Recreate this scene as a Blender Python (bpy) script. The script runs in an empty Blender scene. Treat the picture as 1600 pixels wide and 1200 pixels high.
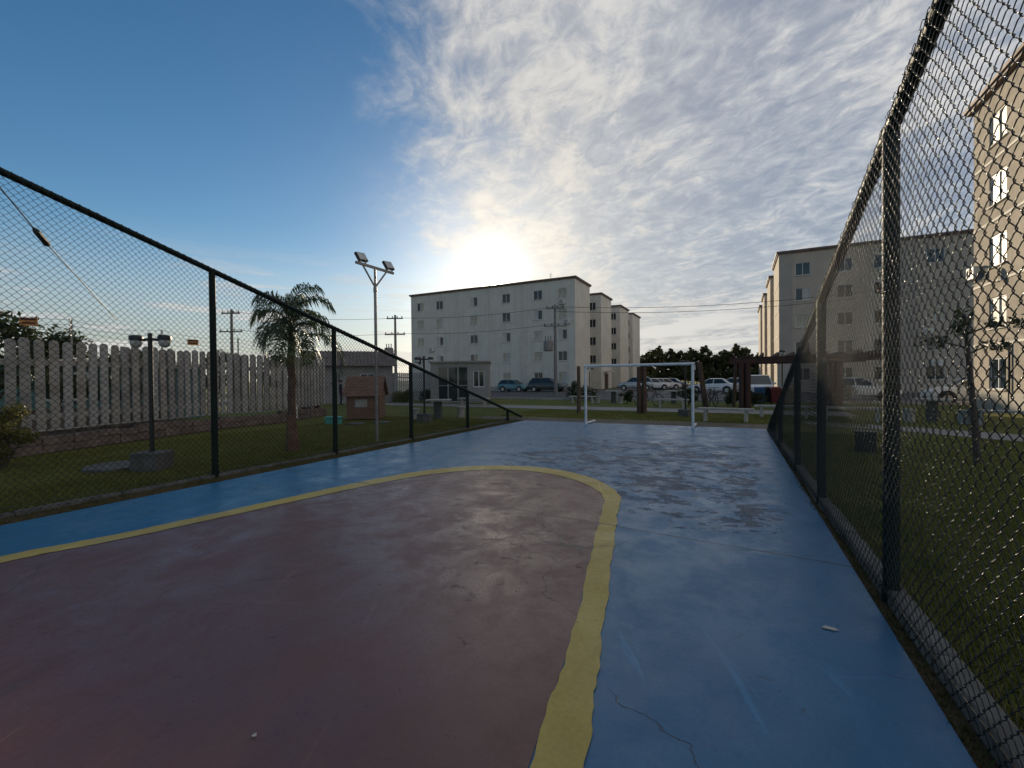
import bpy, math, random
import numpy as np
from mathutils import Vector, Matrix
random.seed(7)
rng = np.random.default_rng(7)
S = bpy.context.scene
COL = S.collection
R = math.radians

# ------------------------------------------------------------------ camera
cd = bpy.data.cameras.new('camera')
cam = bpy.data.objects.new('camera', cd)
COL.objects.link(cam)
S.camera = cam
cd.sensor_fit = 'HORIZONTAL'
cd.sensor_width = 36.0
cd.lens = 702.465 / 1600 * 36
cd.clip_start = 0.05
cd.clip_end = 6000
YAW, PITCH, ROLL = 0.46863, 0.010353, -0.0094186


def _ray(x, y):
    c, s = math.cos(ROLL), math.sin(ROLL)
    x, y = c * x - s * y, s * x + c * y
    return x, y


def _world(x, y, f):
    cp, sp = math.cos(PITCH), math.sin(PITCH)
    F = f * cp + y * sp
    U = -f * sp + y * cp
    cy, sy = math.cos(YAW), math.sin(YAW)
    return Vector((x * cy - F * sy, x * sy + F * cy, U))


cr = _world(*_ray(1, 0), 0)
cu = _world(*_ray(0, 1), 0)
cf = _world(0, 0, 1)
cam.matrix_world = Matrix(((cr.x, cu.x, -cf.x, 0), (cr.y, cu.y, -cf.y, 0), (cr.z, cu.z, -cf.z, 1.5), (0, 0, 0, 1)))

# ------------------------------------------------------------------ sun, sky, exposure
SUN_AZ, SUN_EL = R(-29.1), R(13.25)
SUN = Vector((math.sin(SUN_AZ) * math.cos(SUN_EL), math.cos(SUN_AZ) * math.cos(SUN_EL), math.sin(SUN_EL)))
sl = bpy.data.lights.new('sun', 'SUN')
sl.energy = 4.6
sl.angle = R(0.53)
sl.color = (1.0, 0.82, 0.58)
so = bpy.data.objects.new('sun', sl)
COL.objects.link(so)
so.rotation_euler = SUN.to_track_quat('Z', 'Y').to_euler()
so.location = (0, 0, 60)

W = bpy.data.worlds.new('World')
S.world = W
W.use_nodes = True
S.view_settings.view_transform = 'Standard'
S.view_settings.look = 'None'
S.view_settings.gamma = 1
S.view_settings.use_curve_mapping = False
S.view_settings.exposure = 0.26


class NT:
    """small node helper"""
    def __init__(self, tree):
        self.t = tree
        self.n = tree.nodes
        self.l = tree.links

    def new(self, kind, **kw):
        nd = self.n.new(kind)
        for k, v in kw.items():
            setattr(nd, k, v)
        return nd

    def put(self, sock, v):
        if hasattr(v, 'is_output'):
            self.l.new(v, sock)
        elif v is not None:
            if sock.type == 'RGBA' and len(v) == 3:
                v = (*v, 1)
            sock.default_value = v

    def math(self, op, a, b=None, c=None, clamp=False):
        nd = self.new('ShaderNodeMath', operation=op, use_clamp=clamp)
        self.put(nd.inputs[0], a)
        if b is not None:
            self.put(nd.inputs[1], b)
        if c is not None:
            self.put(nd.inputs[2], c)
        return nd.outputs[0]

    def vmath(self, op, a, b=None):
        nd = self.new('ShaderNodeVectorMath', operation=op)
        self.put(nd.inputs[0], a)
        if b is not None:
            self.put(nd.inputs[1], b)
        return nd.outputs['Value' if op in ('DOT_PRODUCT', 'LENGTH') else 'Vector']

    def sep(self, v):
        nd = self.new('ShaderNodeSeparateXYZ')
        self.put(nd.inputs[0], v)
        return nd.outputs

    def comb(self, x, y, z):
        nd = self.new('ShaderNodeCombineXYZ')
        for i, v in enumerate((x, y, z)):
            self.put(nd.inputs[i], v)
        return nd.outputs[0]

    def noise(self, vec, scale, detail=5, rough=0.55, dist=0.0):
        nd = self.new('ShaderNodeTexNoise')
        self.put(nd.inputs['Vector'], vec)
        nd.inputs['Scale'].default_value = scale
        nd.inputs['Detail'].default_value = detail
        nd.inputs['Roughness'].default_value = rough
        nd.inputs['Distortion'].default_value = dist
        return nd.outputs['Fac']

    def step(self, v, a, b, lo=0.0, hi=1.0, smooth=True):
        nd = self.new('ShaderNodeMapRange')
        nd.interpolation_type = 'SMOOTHSTEP' if smooth else 'LINEAR'
        nd.clamp = True
        self.put(nd.inputs['Value'], v)
        nd.inputs['From Min'].default_value = a
        nd.inputs['From Max'].default_value = b
        nd.inputs['To Min'].default_value = lo
        nd.inputs['To Max'].default_value = hi
        return nd.outputs[0]

    def mix(self, fac, a, b, blend='MIX'):
        nd = self.new('ShaderNodeMix', data_type='RGBA', blend_type=blend)
        self.put(nd.inputs[0], fac)
        self.put(nd.inputs[6], a)
        self.put(nd.inputs[7], b)
        return nd.outputs[2]


def build_world():
    g = NT(W.node_tree)
    for nd in list(g.n):
        g.n.remove(nd)
    out = g.new('ShaderNodeOutputWorld')
    co = g.new('ShaderNodeTexCoord').outputs['Generated']
    d = g.vmath('NORMALIZE', co)
    x, y, z = g.sep(d)[0:3]
    sky = g.new('ShaderNodeTexSky', sky_type='NISHITA')
    sky.sun_disc = False
    sky.sun_elevation = SUN_EL
    sky.sun_rotation = SUN_AZ
    sky.altitude = 0
    sky.air_density = 1.0
    sky.dust_density = 0.15
    sky.ozone_density = 1.8
    bsky = g.new('ShaderNodeBackground')
    hs = g.new('ShaderNodeHueSaturation')
    dim = g.new('ShaderNodeMix', data_type='RGBA', blend_type='MULTIPLY')
    dim.inputs[0].default_value = 1.0
    g.put(hs.inputs['Saturation'], g.step(z, 0.0, 0.30, 0.42, 1.30))
    g.l.new(sky.outputs[0], hs.inputs['Color'])
    g.l.new(g.mix(g.step(z, 0.0, 0.22), (0.66, 0.66, 0.66), (1, 1, 1), 'MIX'), dim.inputs[7])
    g.l.new(hs.outputs[0], dim.inputs[6])
    g.l.new(dim.outputs[2], bsky.inputs['Color'])
    bsky.inputs['Strength'].default_value = 0.084
    ang = g.vmath('DOT_PRODUCT', d, tuple(SUN))
    ang = g.math('MAXIMUM', ang, 0.0)
    # cloud deck seen in perspective, combed along the view of the far horizon
    zz = g.math('ADD', g.math('MAXIMUM', z, 0.0), 0.10)
    px = g.math('DIVIDE', x, zz)
    py = g.math('DIVIDE', y, zz)
    a = R(-22)
    u = g.math('ADD', g.math('MULTIPLY', px, math.cos(a)), g.math('MULTIPLY', py, -math.sin(a)))
    v = g.math('ADD', g.math('MULTIPLY', px, math.sin(a)), g.math('MULTIPLY', py, math.cos(a)))
    wob = g.math('MULTIPLY', g.math('SUBTRACT', g.noise(g.comb(u, v, 9.1), 0.9, 2, 0.5), 0.5), 0.40)
    u = g.math('ADD', u, wob)
    p1 = g.comb(u, g.math('MULTIPLY', v, 0.55), 0.0)
    p2 = g.comb(u, g.math('MULTIPLY', v, 0.60), 3.7)
    p3 = g.comb(g.math('ADD', u, g.math('MULTIPLY', v, 0.25)), g.math('MULTIPLY', v, 0.78), 7.7)
    big = g.noise(p1, 1.0, 3, 0.5, 0.4)
    mid = g.noise(p2, 3.9, 8, 0.62, 0.35)
    fine = g.noise(p3, 12.0, 6, 0.65, 0.5)
    side = g.vmath('DOT_PRODUCT', d, (0.826, 0.503, 0.255))
    cover = g.step(side, -0.15, 0.17)
    dens = g.math('ADD', g.math('MULTIPLY', big, 0.50), g.math('ADD', g.math('MULTIPLY', mid, 0.75), g.math('MULTIPLY', fine, 0.32)))
    dens = g.math('SUBTRACT', dens, 0.01)
    dens = g.math('ADD', dens, g.math('MULTIPLY', cover, 0.31))
    dens = g.math('ADD', dens, g.step(z, 0.05, 0.40, 0.07, 0.0))
    alpha = g.step(dens, 0.76, 1.24)
    alpha = g.math('MAXIMUM', alpha, g.step(side, -0.02, 0.28, 0.0, 0.80))
    alpha = g.math('MULTIPLY', alpha, g.step(side, -0.19, 0.02))
    # thin low wisps on the clear side
    hb = g.noise(g.comb(g.math('MULTIPLY', x, 2.2), g.math('MULTIPLY', y, 2.2), g.math('MULTIPLY', z, 22.0)), 1.9, 5, 0.5, 0.3)
    wis = g.math('MULTIPLY', g.step(hb, 0.50, 0.60), g.math('MULTIPLY', g.step(z, 0.0, 0.03), g.step(z, 0.10, 0.27, 1.0, 0.0)))
    alpha = g.math('MAXIMUM', alpha, g.math('MULTIPLY', wis, 0.85))
    # cloud light: bright thin veils, grey bellies, warm toward the sun
    near = g.math('POWER', ang, 9.0)
    shade = g.step(g.math('ADD', g.math('MULTIPLY', big, 0.35), g.math('ADD', g.math('MULTIPLY', mid, 0.5), g.math('MULTIPLY', fine, 0.62))), 0.57, 0.92)
    shade = g.math('MAXIMUM', shade, wis)
    ccol = g.mix(shade, (0.335, 0.365, 0.44, 1), (0.78, 0.77, 0.755, 1))
    ccol = g.mix(g.math('MULTIPLY', near, 0.55), ccol, (0.92, 0.84, 0.70, 1))
    bc = g.new('ShaderNodeBackground')
    g.l.new(ccol, bc.inputs['Color'])
    bc.inputs['Strength'].default_value = 0.77
    mx = g.new('ShaderNodeMixShader')
    g.put(mx.inputs[0], g.math('MULTIPLY', alpha, 0.95))
    g.l.new(bsky.outputs[0], mx.inputs[1])
    g.l.new(bc.outputs[0], mx.inputs[2])
    # the sun's aureole
    gl = g.math('ADD', g.math('MULTIPLY', g.math('POWER', ang, 6000.0), 70.0),
                g.math('ADD', g.math('MULTIPLY', g.math('POWER', ang, 900.0), 2.0), g.math('MULTIPLY', g.math('POWER', ang, 60.0), 0.34)))
    bg = g.new('ShaderNodeBackground')
    bg.inputs['Color'].default_value = (1.0, 0.88, 0.68, 1)
    g.put(bg.inputs['Strength'], gl)
    ad = g.new('ShaderNodeAddShader')
    g.l.new(mx.outputs[0], ad.inputs[0])
    g.l.new(bg.outputs[0], ad.inputs[1])
    g.l.new(ad.outputs[0], out.inputs['Surface'])


build_world()

# ------------------------------------------------------------------ mesh helpers


class MB:
    def __init__(self):
        self.v, self.f, self.m = [], [], []

    def add(self, verts, faces, mi=0):
        o = len(self.v)
        self.v += [tuple(p) for p in verts]
        self.f += [tuple(i + o for i in f) for f in faces]
        self.m += [mi] * len(faces)
        return self

    def box(self, x0, y0, z0, x1, y1, z1, mi=0):
        return self.add([(x0, y0, z0), (x1, y0, z0), (x1, y1, z0), (x0, y1, z0), (x0, y0, z1), (x1, y0, z1), (x1, y1, z1), (x0, y1, z1)],
                        [(0, 3, 2, 1), (4, 5, 6, 7), (0, 1, 5, 4), (1, 2, 6, 5), (2, 3, 7, 6), (3, 0, 4, 7)], mi)

    def cbox(self, x0, y0, z0, x1, y1, z1, c=0.01, mi=0):
        """box with chamfered vertical and top edges"""
        def ring(i, z):
            a, b, d, e = x0 + i, y0 + i, x1 - i, y1 - i
            return [(a + c, b, z), (d - c, b, z), (d, b + c, z), (d, e - c, z), (d - c, e, z), (a + c, e, z), (a, e - c, z), (a, b + c, z)]
        r = [ring(0, z0), ring(0, z1 - c), ring(c, z1)]
        fs = [tuple(range(7, -1, -1)), tuple(range(16, 24))]
        for k in range(2):
            for i in range(8):
                j = (i + 1) % 8
                fs.append((k * 8 + i, k * 8 + j, k * 8 + 8 + j, k * 8 + 8 + i))
        return self.add(r[0] + r[1] + r[2], fs, mi)

    def obox(self, p0, p1, w, h, mi=0, up=(0, 0, 1)):
        """beam from p0 to p1, w wide, h high"""
        p0, p1 = Vector(p0), Vector(p1)
        d = (p1 - p0).normalized()
        s = d.cross(Vector(up))
        if s.length < 1e-4:
            s = d.cross(Vector((0, 1, 0)))
        s = s.normalized() * w / 2
        t = s.cross(d).normalized() * h / 2
        vs = [p + a * s + b * t for p in (p0, p1) for a, b in ((-1, -1), (1, -1), (1, 1), (-1, 1))]
        return self.add(vs, [(0, 1, 2, 3), (7, 6, 5, 4), (0, 4, 5, 1), (1, 5, 6, 2), (2, 6, 7, 3), (3, 7, 4, 0)], mi)

    def tube(self, pts, r, n=8, mi=0, caps=True):
        pts = [Vector(p) for p in pts]
        k = len(pts)
        rs = r if isinstance(r, (list, tuple)) else [r] * k
        vs, fs = [], []
        ref = None
        for i, p in enumerate(pts):
            d = (pts[min(i + 1, k - 1)] - pts[max(i - 1, 0)])
            d = d.normalized() if d.length > 1e-9 else Vector((0, 0, 1))
            if ref is None:
                ref = d.orthogonal().normalized()
            ref = (ref - d * ref.dot(d))
            ref = ref.normalized() if ref.length > 1e-6 else d.orthogonal().normalized()
            b = d.cross(ref)
            for j in range(n):
                a = 2 * math.pi * j / n
                vs.append(p + (ref * math.cos(a) + b * math.sin(a)) * rs[i])
        for i in range(k - 1):
            for j in range(n):
                q = (j + 1) % n
                fs.append((i * n + j, i * n + q, i * n + n + q, i * n + n + j))
        if caps:
            fs.append(tuple(range(n - 1, -1, -1)))
            fs.append(tuple(range((k - 1) * n, k * n)))
        return self.add(vs, fs, mi)

    def lathe(self, prof, n=16, c=(0, 0, 0), mi=0):
        vs, fs = [], []
        for r, z in prof:
            for j in range(n):
                a = 2 * math.pi * j / n
                vs.append((c[0] + r * math.cos(a), c[1] + r * math.sin(a), c[2] + z))
        for i in range(len(prof) - 1):
            for j in range(n):
                q = (j + 1) % n
                fs.append((i * n + j, i * n + q, i * n + n + q, i * n + n + j))
        fs.append(tuple(range(n - 1, -1, -1)))
        fs.append(tuple(range((len(prof) - 1) * n, len(prof) * n)))
        return self.add(vs, fs, mi)

    def prism(self, outline, axis, a, b, mi=0):
        """outline in the two other axes, extruded from a to b along axis"""
        def P(p, t):
            if axis == 0:
                return (t, p[0], p[1])
            if axis == 1:
                return (p[0], t, p[1])
            return (p[0], p[1], t)
        n = len(outline)
        fs = [tuple(range(n)), tuple(range(2 * n - 1, n - 1, -1))]
        for i in range(n):
            j = (i + 1) % n
            fs.append((i, n + i, n + j, j))
        return self.add([P(p, a) for p in outline] + [P(p, b) for p in outline], fs, mi)

    def build(self, name, mats, parent=None, smooth=False, world=False, loc=None):
        v = self.v
        if world and parent is not None:
            L = Vector((0, 0, 0))
            q = parent
            while q:
                L += q.location
                q = q.parent
            v = [(p[0] - L.x, p[1] - L.y, p[2] - L.z) for p in v]
        if loc is not None and parent is None:
            v = [(p[0] - loc[0], p[1] - loc[1], p[2] - loc[2]) for p in v]
        me = bpy.data.meshes.new(name)
        me.from_pydata(v, [], self.f)
        for m in (mats if isinstance(mats, (list, tuple)) else [mats]):
            me.materials.append(m)
        if any(self.m):
            me.polygons.foreach_set('material_index', self.m)
        me.validate()
        if smooth:
            me.polygons.foreach_set('use_smooth', [True] * len(me.polygons))
            try:
                me.set_sharp_from_angle(angle=R(40))
            except Exception:
                pass
        me.update()
        o = bpy.data.objects.new(name, me)
        COL.objects.link(o)
        if parent is not None:
            o.parent = parent
        elif loc is not None:
            o.location = loc
        return o


def link(name, me, parent, loc=(0, 0, 0), rotz=0.0):
    o = bpy.data.objects.new(name, me)
    COL.objects.link(o)
    o.parent = parent
    o.location = loc
    o.rotation_euler = (0, 0, rotz)
    return o


def tag(o, label, cat, group=None, kind=None):
    o['label'] = label
    o['category'] = cat
    if group:
        o['group'] = group
    if kind:
        o['kind'] = kind
    return o


def structure(o, label=None):
    o['kind'] = 'structure'
    if label:
        o['label'] = label
    return o


def thing(name, label, cat, loc=(0, 0, 0), rotz=0.0, group=None):
    o = bpy.data.objects.new(name, None)
    o.empty_display_size = 0.2
    COL.objects.link(o)
    o.location = loc
    o.rotation_euler = (0, 0, rotz)
    return tag(o, label, cat, group)


def dup(root, loc, rotz, label, group=None, scale=None):
    r = root.copy()
    COL.objects.link(r)
    r.location = loc
    r.rotation_euler = (0, 0, rotz)
    r['label'] = label
    if group:
        r['group'] = group
    if scale:
        r.scale = (scale,) * 3 if not isinstance(scale, tuple) else scale
    for ch in list(root.children):
        c = ch.copy()
        COL.objects.link(c)
        c.parent = r
        for gch in list(ch.children):
            d = gch.copy()
            COL.objects.link(d)
            d.parent = c
    return r


# ------------------------------------------------------------------ materials
def pm(name, col, rough=0.6, var=0.18, scale=3.0, bump=0.0, bscale=60.0, spec=0.5, metal=0.0, tint=None, detail=5, coat=0.0):
    m = bpy.data.materials.new(name)
    m.use_nodes = True
    g = NT(m.node_tree)
    b = g.n['Principled BSDF']
    co = g.new('ShaderNodeTexCoord').outputs['Object']
    n = g.noise(co, scale, detail, 0.6, 0.2)
    lo = tuple(c * (1 - var) for c in col)
    hi = tuple(min(1, c * (1 + var)) for c in (tint or col))
    fac = g.step(n, 0.3, 0.7)
    g.l.new(g.mix(fac, lo, hi), b.inputs['Base Color'])
    g.put(b.inputs['Roughness'], g.step(n, 0.25, 0.75, max(0.03, rough - 0.08), min(1, rough + 0.08)))
    b.inputs['Specular IOR Level'].default_value = spec
    b.inputs['Metallic'].default_value = metal
    if coat:
        b.inputs['Coat Weight'].default_value = coat
        b.inputs['Coat Roughness'].default_value = 0.05
    if bump:
        bn = g.new('ShaderNodeBump')
        bn.inputs['Strength'].default_value = 0.6
        bn.inputs['Distance'].default_value = bump
        g.l.new(g.noise(co, bscale, 4, 0.6), bn.inputs['Height'])
        g.l.new(bn.outputs[0], b.inputs['Normal'])
    return m


def court_mat(name, c1, c2, worn, worn_region=None, gloss=0.33, cracks=1.0, wscale=1.15):
    m = bpy.data.materials.new(name)
    m.use_nodes = True
    g = NT(m.node_tree)
    b = g.n['Principled BSDF']
    P = g.new('ShaderNodeNewGeometry').outputs['Position']
    x, y, z = g.sep(P)[0:3]
    big = g.noise(P, 0.45, 4, 0.55, 0.4)
    med = g.noise(P, 2.3, 8, 0.68, 0.5)
    fin = g.noise(P, 38.0, 5, 0.65)
    col = g.mix(g.step(g.math('ADD', g.math('MULTIPLY', big, 0.5), g.math('MULTIPLY', med, 0.5)), 0.34, 0.66), c1, c2)
    col = g.mix(g.step(fin, 0.3, 0.75, 0.0, 0.42), col, tuple(c * 0.72 for c in c1))
    # scuffs and bare concrete showing through
    st = g.comb(x, g.math('MULTIPLY', y, 1.25), 0.0)
    w = g.math('ADD', g.math('MULTIPLY', g.noise(st, wscale, 9, 0.76, 0.8), 0.62), g.math('MULTIPLY', g.noise(st, 5.3, 8, 0.74, 0.6), 0.46))
    if worn_region:
        y0, y1, x0, x1, t = worn_region
        reg = g.math('MULTIPLY', g.math('MULTIPLY', g.step(y, y0, y0 + 1.4), g.step(y, y1 - 1.8, y1, 1.0, 0.0)), g.math('MULTIPLY', g.step(x, x0, x0 + 2.2), g.step(x, x1 - 1.0, x1, 1.0, 0.0)))
        w = g.math('ADD', w, g.math('MULTIPLY', g.math('SUBTRACT', reg, 1.0), 0.16))
    else:
        t = 0.64
    wm = g.step(w, t, t + 0.03)
    col = g.mix(g.math('MULTIPLY', wm, 0.85), col, worn)
    sp = g.math('MULTIPLY', g.step(g.noise(P, 11.0, 4, 0.6, 1.2), 0.675, 0.695), g.step(big, 0.40, 0.55))
    sc = g.noise(g.comb(g.math('ADD', g.math('MULTIPLY', x, 9.0), g.math('MULTIPLY', y, 4.0)), g.math('MULTIPLY', y, 0.9), 2.0), 1.1, 5, 0.6, 0.4)
    sc2 = g.noise(g.comb(g.math('MULTIPLY', x, 0.7), g.math('SUBTRACT', g.math('MULTIPLY', y, 8.0), g.math('MULTIPLY', x, 3.0)), 5.0), 1.1, 5, 0.6, 0.4)
    scm = g.math('MAXIMUM', g.step(sc, 0.63, 0.72), g.step(sc2, 0.64, 0.73))
    col = g.mix(g.math('MULTIPLY', scm, 0.30), col, tuple(min(1, 1.7 * k + 0.03) for k in c2))
    film = g.noise(P, 0.8, 7, 0.7, 0.6)
    col = g.mix(g.step(film, 0.46, 0.72, 0.0, 0.15), col, (0.16, 0.145, 0.125))
    col = g.mix(g.math('MULTIPLY', sp, 0.6), col, tuple(c * 0.3 for c in worn))
    # control joint and hairline cracks
    wob = g.math('MULTIPLY', g.math('SUBTRACT', g.noise(P, 1.6, 4, 0.6), 0.5), 0.05)
    j = g.math('ABSOLUTE', g.math('ADD', g.math('SUBTRACT', y, 4.47), g.math('ADD', g.math('MULTIPLY', g.math('ADD', x, 0.6), 0.088), wob)))
    jm = g.step(j, 0.005, 0.014, 1.0, 0.0)
    j2 = g.math('ABSOLUTE', g.math('ADD', g.math('SUBTRACT', y, 9.9), g.math('ADD', g.math('MULTIPLY', x, 0.03), wob)))
    jm = g.math('MAXIMUM', jm, g.math('MULTIPLY', g.step(j2, 0.004, 0.012, 1.0, 0.0), 0.6))
    vo = g.new('ShaderNodeTexVoronoi', feature='DISTANCE_TO_EDGE')
    wv = g.new('ShaderNodeVectorMath', operation='MULTIPLY_ADD')
    nn = g.new('ShaderNodeTexNoise')
    g.l.new(P, nn.inputs['Vector'])
    nn.inputs['Scale'].default_value = 1.3
    nn.inputs['Detail'].default_value = 6
    g.l.new(nn.outputs['Color'], wv.inputs[0])
    wv.inputs[1].default_value = (0.9, 0.9, 0.0)
    g.l.new(P, wv.inputs[2])
    g.l.new(wv.outputs[0], vo.inputs['Vector'])
    vo.inputs['Scale'].default_value = 0.36
    cm = g.math('MULTIPLY', g.step(vo.outputs['Distance'], 0.0008, 0.0024, 1.0, 0.0), g.step(g.noise(P, 0.7, 3, 0.5), 0.42, 0.52))
    lines = g.math('MAXIMUM', jm, g.math('MULTIPLY', cm, 0.8 * cracks))
    col = g.mix(g.math('MULTIPLY', lines, 0.88), col, (0.02, 0.02, 0.025))
    g.l.new(col, b.inputs['Base Color'])
    # trowelled, polished patches: uneven sheen
    tro = g.noise(g.comb(x, g.math('MULTIPLY', y, 0.9), 0.0), 2.2, 9, 0.78, 0.3)
    rg = g.step(tro, 0.36, 0.64, gloss - 0.04, gloss + 0.19)
    rg = g.math('ADD', rg, g.math('MULTIPLY', wm, 0.22))
    rg = g.math('ADD', rg, g.math('MULTIPLY', g.math('SUBTRACT', fin, 0.5), 0.16), clamp=True)
    g.put(b.inputs['Roughness'], rg)
    b.inputs['Specular IOR Level'].default_value = 0.5
    h = g.math('ADD', g.math('MULTIPLY', fin, 0.0008), g.math('ADD', g.math('ADD', g.math('MULTIPLY', med, 0.0016), g.math('MULTIPLY', g.noise(st, 9.0, 5, 0.7, 0.4), 0.0016)), g.math('MULTIPLY', wm, -0.0010)))
    h = g.math('SUBTRACT', h, g.math('MULTIPLY', lines, 0.004))
    bn = g.new('ShaderNodeBump')
    bn.inputs['Strength'].default_value = 0.55
    bn.inputs['Distance'].default_value = 1.0
    g.l.new(h, bn.inputs['Height'])
    g.l.new(bn.outputs[0], b.inputs['Normal'])
    return m


def ground_mat(name, cols, scales, bump=0.02, rough=0.95, spec=0.15):
    m = bpy.data.materials.new(name)
    m.use_nodes = True
    g = NT(m.node_tree)
    b = g.n['Principled BSDF']
    P = g.new('ShaderNodeNewGeometry').outputs['Position']
    n1 = g.noise(P, scales[0], 6, 0.62, 0.6)
    n2 = g.noise(P, scales[1], 6, 0.7, 0.3)
    n3 = g.noise(P, scales[2], 4, 0.7)
    c = g.mix(g.step(n1, 0.36, 0.64), cols[0], cols[1])
    c = g.mix(g.step(n2, 0.5, 0.72, 0.0, 0.75), c, cols[2])
    c = g.mix(g.step(n3, 0.35, 0.7, 0.0, 0.5), c, tuple(k * 0.45 for k in cols[0]))
    g.l.new(c, b.inputs['Base Color'])
    b.inputs['Roughness'].default_value = rough
    b.inputs['Specular IOR Level'].default_value = spec
    bn = g.new('ShaderNodeBump')
    bn.inputs['Distance'].default_value = bump
    bn.inputs['Strength'].default_value = 0.8
    g.l.new(g.math('ADD', n3, g.math('MULTIPLY', n2, 1.5)), bn.inputs['Height'])
    g.l.new(bn.outputs[0], b.inputs['Normal'])
    return m


def render_mat(name, col, var=0.07, bump=0.006, bscale=16, streak=0.30):
    """rendered wall with rain runs and blotchy repainting"""
    m = bpy.data.materials.new(name)
    m.use_nodes = True
    g = NT(m.node_tree)
    b = g.n['Principled BSDF']
    P = g.new('ShaderNodeNewGeometry').outputs['Position']
    x, y, z = g.sep(P)[0:3]
    n = g.noise(P, 0.7, 6, 0.65, 0.3)
    c = g.mix(g.step(n, 0.3, 0.7), tuple(k * (1 - var) for k in col), tuple(min(1, k * (1 + var)) for k in col))
    run = g.noise(g.comb(g.math('MULTIPLY', x, 2.6), g.math('MULTIPLY', y, 2.6), g.math('MULTIPLY', z, 0.14)), 1.0, 6, 0.65)
    c = g.mix(g.math('MULTIPLY', g.step(run, 0.50, 0.74), streak), c, tuple(k * 0.45 for k in col))
    bl = g.noise(P, 0.22, 3, 0.5, 0.8)
    c = g.mix(g.step(bl, 0.5, 0.56, 0.0, 0.10), c, tuple(k * 0.7 for k in col))
    g.l.new(c, b.inputs['Base Color'])
    b.inputs['Roughness'].default_value = 0.92
    b.inputs['Specular IOR Level'].default_value = 0.25
    bn = g.new('ShaderNodeBump')
    bn.inputs['Strength'].default_value = 0.6
    bn.inputs['Distance'].default_value = bump
    g.l.new(g.noise(P, bscale, 4, 0.6), bn.inputs['Height'])
    g.l.new(bn.outputs[0], b.inputs['Normal'])
    return m


def leaf_mat(name, c1, c2, trans=0.25, rough=0.5):
    m = bpy.data.materials.new(name)
    m.use_nodes = True
    g = NT(m.node_tree)
    b = g.n['Principled BSDF']
    co = g.new('ShaderNodeTexCoord').outputs['Object']
    n = g.noise(co, 1.3, 3, 0.6)
    n2 = g.noise(co, 9.0, 2, 0.6)
    c = g.mix(g.step(n, 0.35, 0.65), c1, c2)
    c = g.mix(g.step(n2, 0.3, 0.7, 0.0, 0.4), c, tuple(min(1, k * 1.6) for k in c2))
    g.l.new(c, b.inputs['Base Color'])
    b.inputs['Roughness'].default_value = rough
    b.inputs['Specular IOR Level'].default_value = 0.3
    tr = g.new('ShaderNodeBsdfTranslucent')
    g.l.new(c, tr.inputs['Color'])
    mx = g.new('ShaderNodeMixShader')
    mx.inputs[0].default_value = trans
    g.l.new(b.outputs[0], mx.inputs[1])
    g.l.new(tr.outputs[0], mx.inputs[2])
    o = [k for k in g.n if k.type == 'OUTPUT_MATERIAL'][0]
    g.l.new(mx.outputs[0], o.inputs['Surface'])
    return m


def glass_mat(name, col=(0.02, 0.03, 0.035), rough=0.05):
    m = bpy.data.materials.new(name)
    m.use_nodes = True
    g = NT(m.node_tree)
    b = g.n['Principled BSDF']
    co = g.new('ShaderNodeTexCoord').outputs['Object']
    n = g.noise(co, 1.5, 2, 0.5)
    g.l.new(g.mix(n, tuple(c * 0.6 for c in col), tuple(c * 1.5 for c in col)), b.inputs['Base Color'])
    b.inputs['Roughness'].default_value = rough
    b.inputs['Specular IOR Level'].default_value = 0.6
    return m


M = {}
M['blue'] = court_mat('blue court paint', (0.012, 0.122, 0.252), (0.021, 0.158, 0.300), (0.050, 0.068, 0.095), (4.0, 12.2, -5.8, 1.0, 0.535), 0.31)
M['red'] = court_mat('dark red court paint', (0.132, 0.052, 0.043), (0.165, 0.070, 0.058), (0.085, 0.05, 0.05), (1.0, 8.2, -5.0, 0.2, 0.612), 0.31, 1.0, 3.2)
M['yellow'] = court_mat('yellow line paint', (0.44, 0.315, 0.060), (0.54, 0.40, 0.085), (0.24, 0.19, 0.08), (-9, 20, -9, 9, 0.655), 0.42, 0.8)
M['lawn'] = ground_mat('lawn', ((0.110, 0.128, 0.028), (0.150, 0.152, 0.038), (0.20, 0.165, 0.070)), (0.35, 1.7, 26.0), 0.03)
M['soil'] = ground_mat('dry soil and dead grass', ((0.085, 0.060, 0.034), (0.14, 0.10, 0.055), (0.075, 0.07, 0.028)), (0.9, 4.0, 40.0), 0.02)
M['dirt'] = ground_mat('trodden dirt', ((0.15, 0.125, 0.095), (0.21, 0.18, 0.14), (0.10, 0.09, 0.05)), (0.5, 2.0, 30.0), 0.015)
M['path'] = ground_mat('pale concrete path', ((0.26, 0.25, 0.235), (0.33, 0.32, 0.30), (0.20, 0.19, 0.175)), (0.6, 2.6, 40.0), 0.006, 0.85, 0.3)
M['asphalt'] = ground_mat('worn asphalt', ((0.085, 0.082, 0.082), (0.12, 0.116, 0.112), (0.065, 0.064, 0.066)), (0.25, 1.2, 60.0), 0.006, 0.85, 0.35)
M['kerb'] = pm('weathered kerb concrete', (0.115, 0.11, 0.098), 0.9, 0.35, 5.0, 0.006, 30)
M['concrete'] = pm('cast concrete', (0.36, 0.34, 0.30), 0.85, 0.22, 3.5, 0.004, 50)
M['concrete_dark'] = pm('stained concrete', (0.10, 0.10, 0.09), 0.9, 0.3, 4.0, 0.004, 50)
M['picket'] = pm('grey white concrete boards', (0.36, 0.34, 0.32), 0.85, 0.25, 2.5, 0.006, 25)
M['picket_b'] = pm('weathered concrete boards', (0.29, 0.27, 0.25), 0.88, 0.3, 2.0, 0.008, 25)
M['picket_c'] = pm('stained concrete boards', (0.34, 0.305, 0.27), 0.88, 0.35, 1.6, 0.008, 25)
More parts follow.
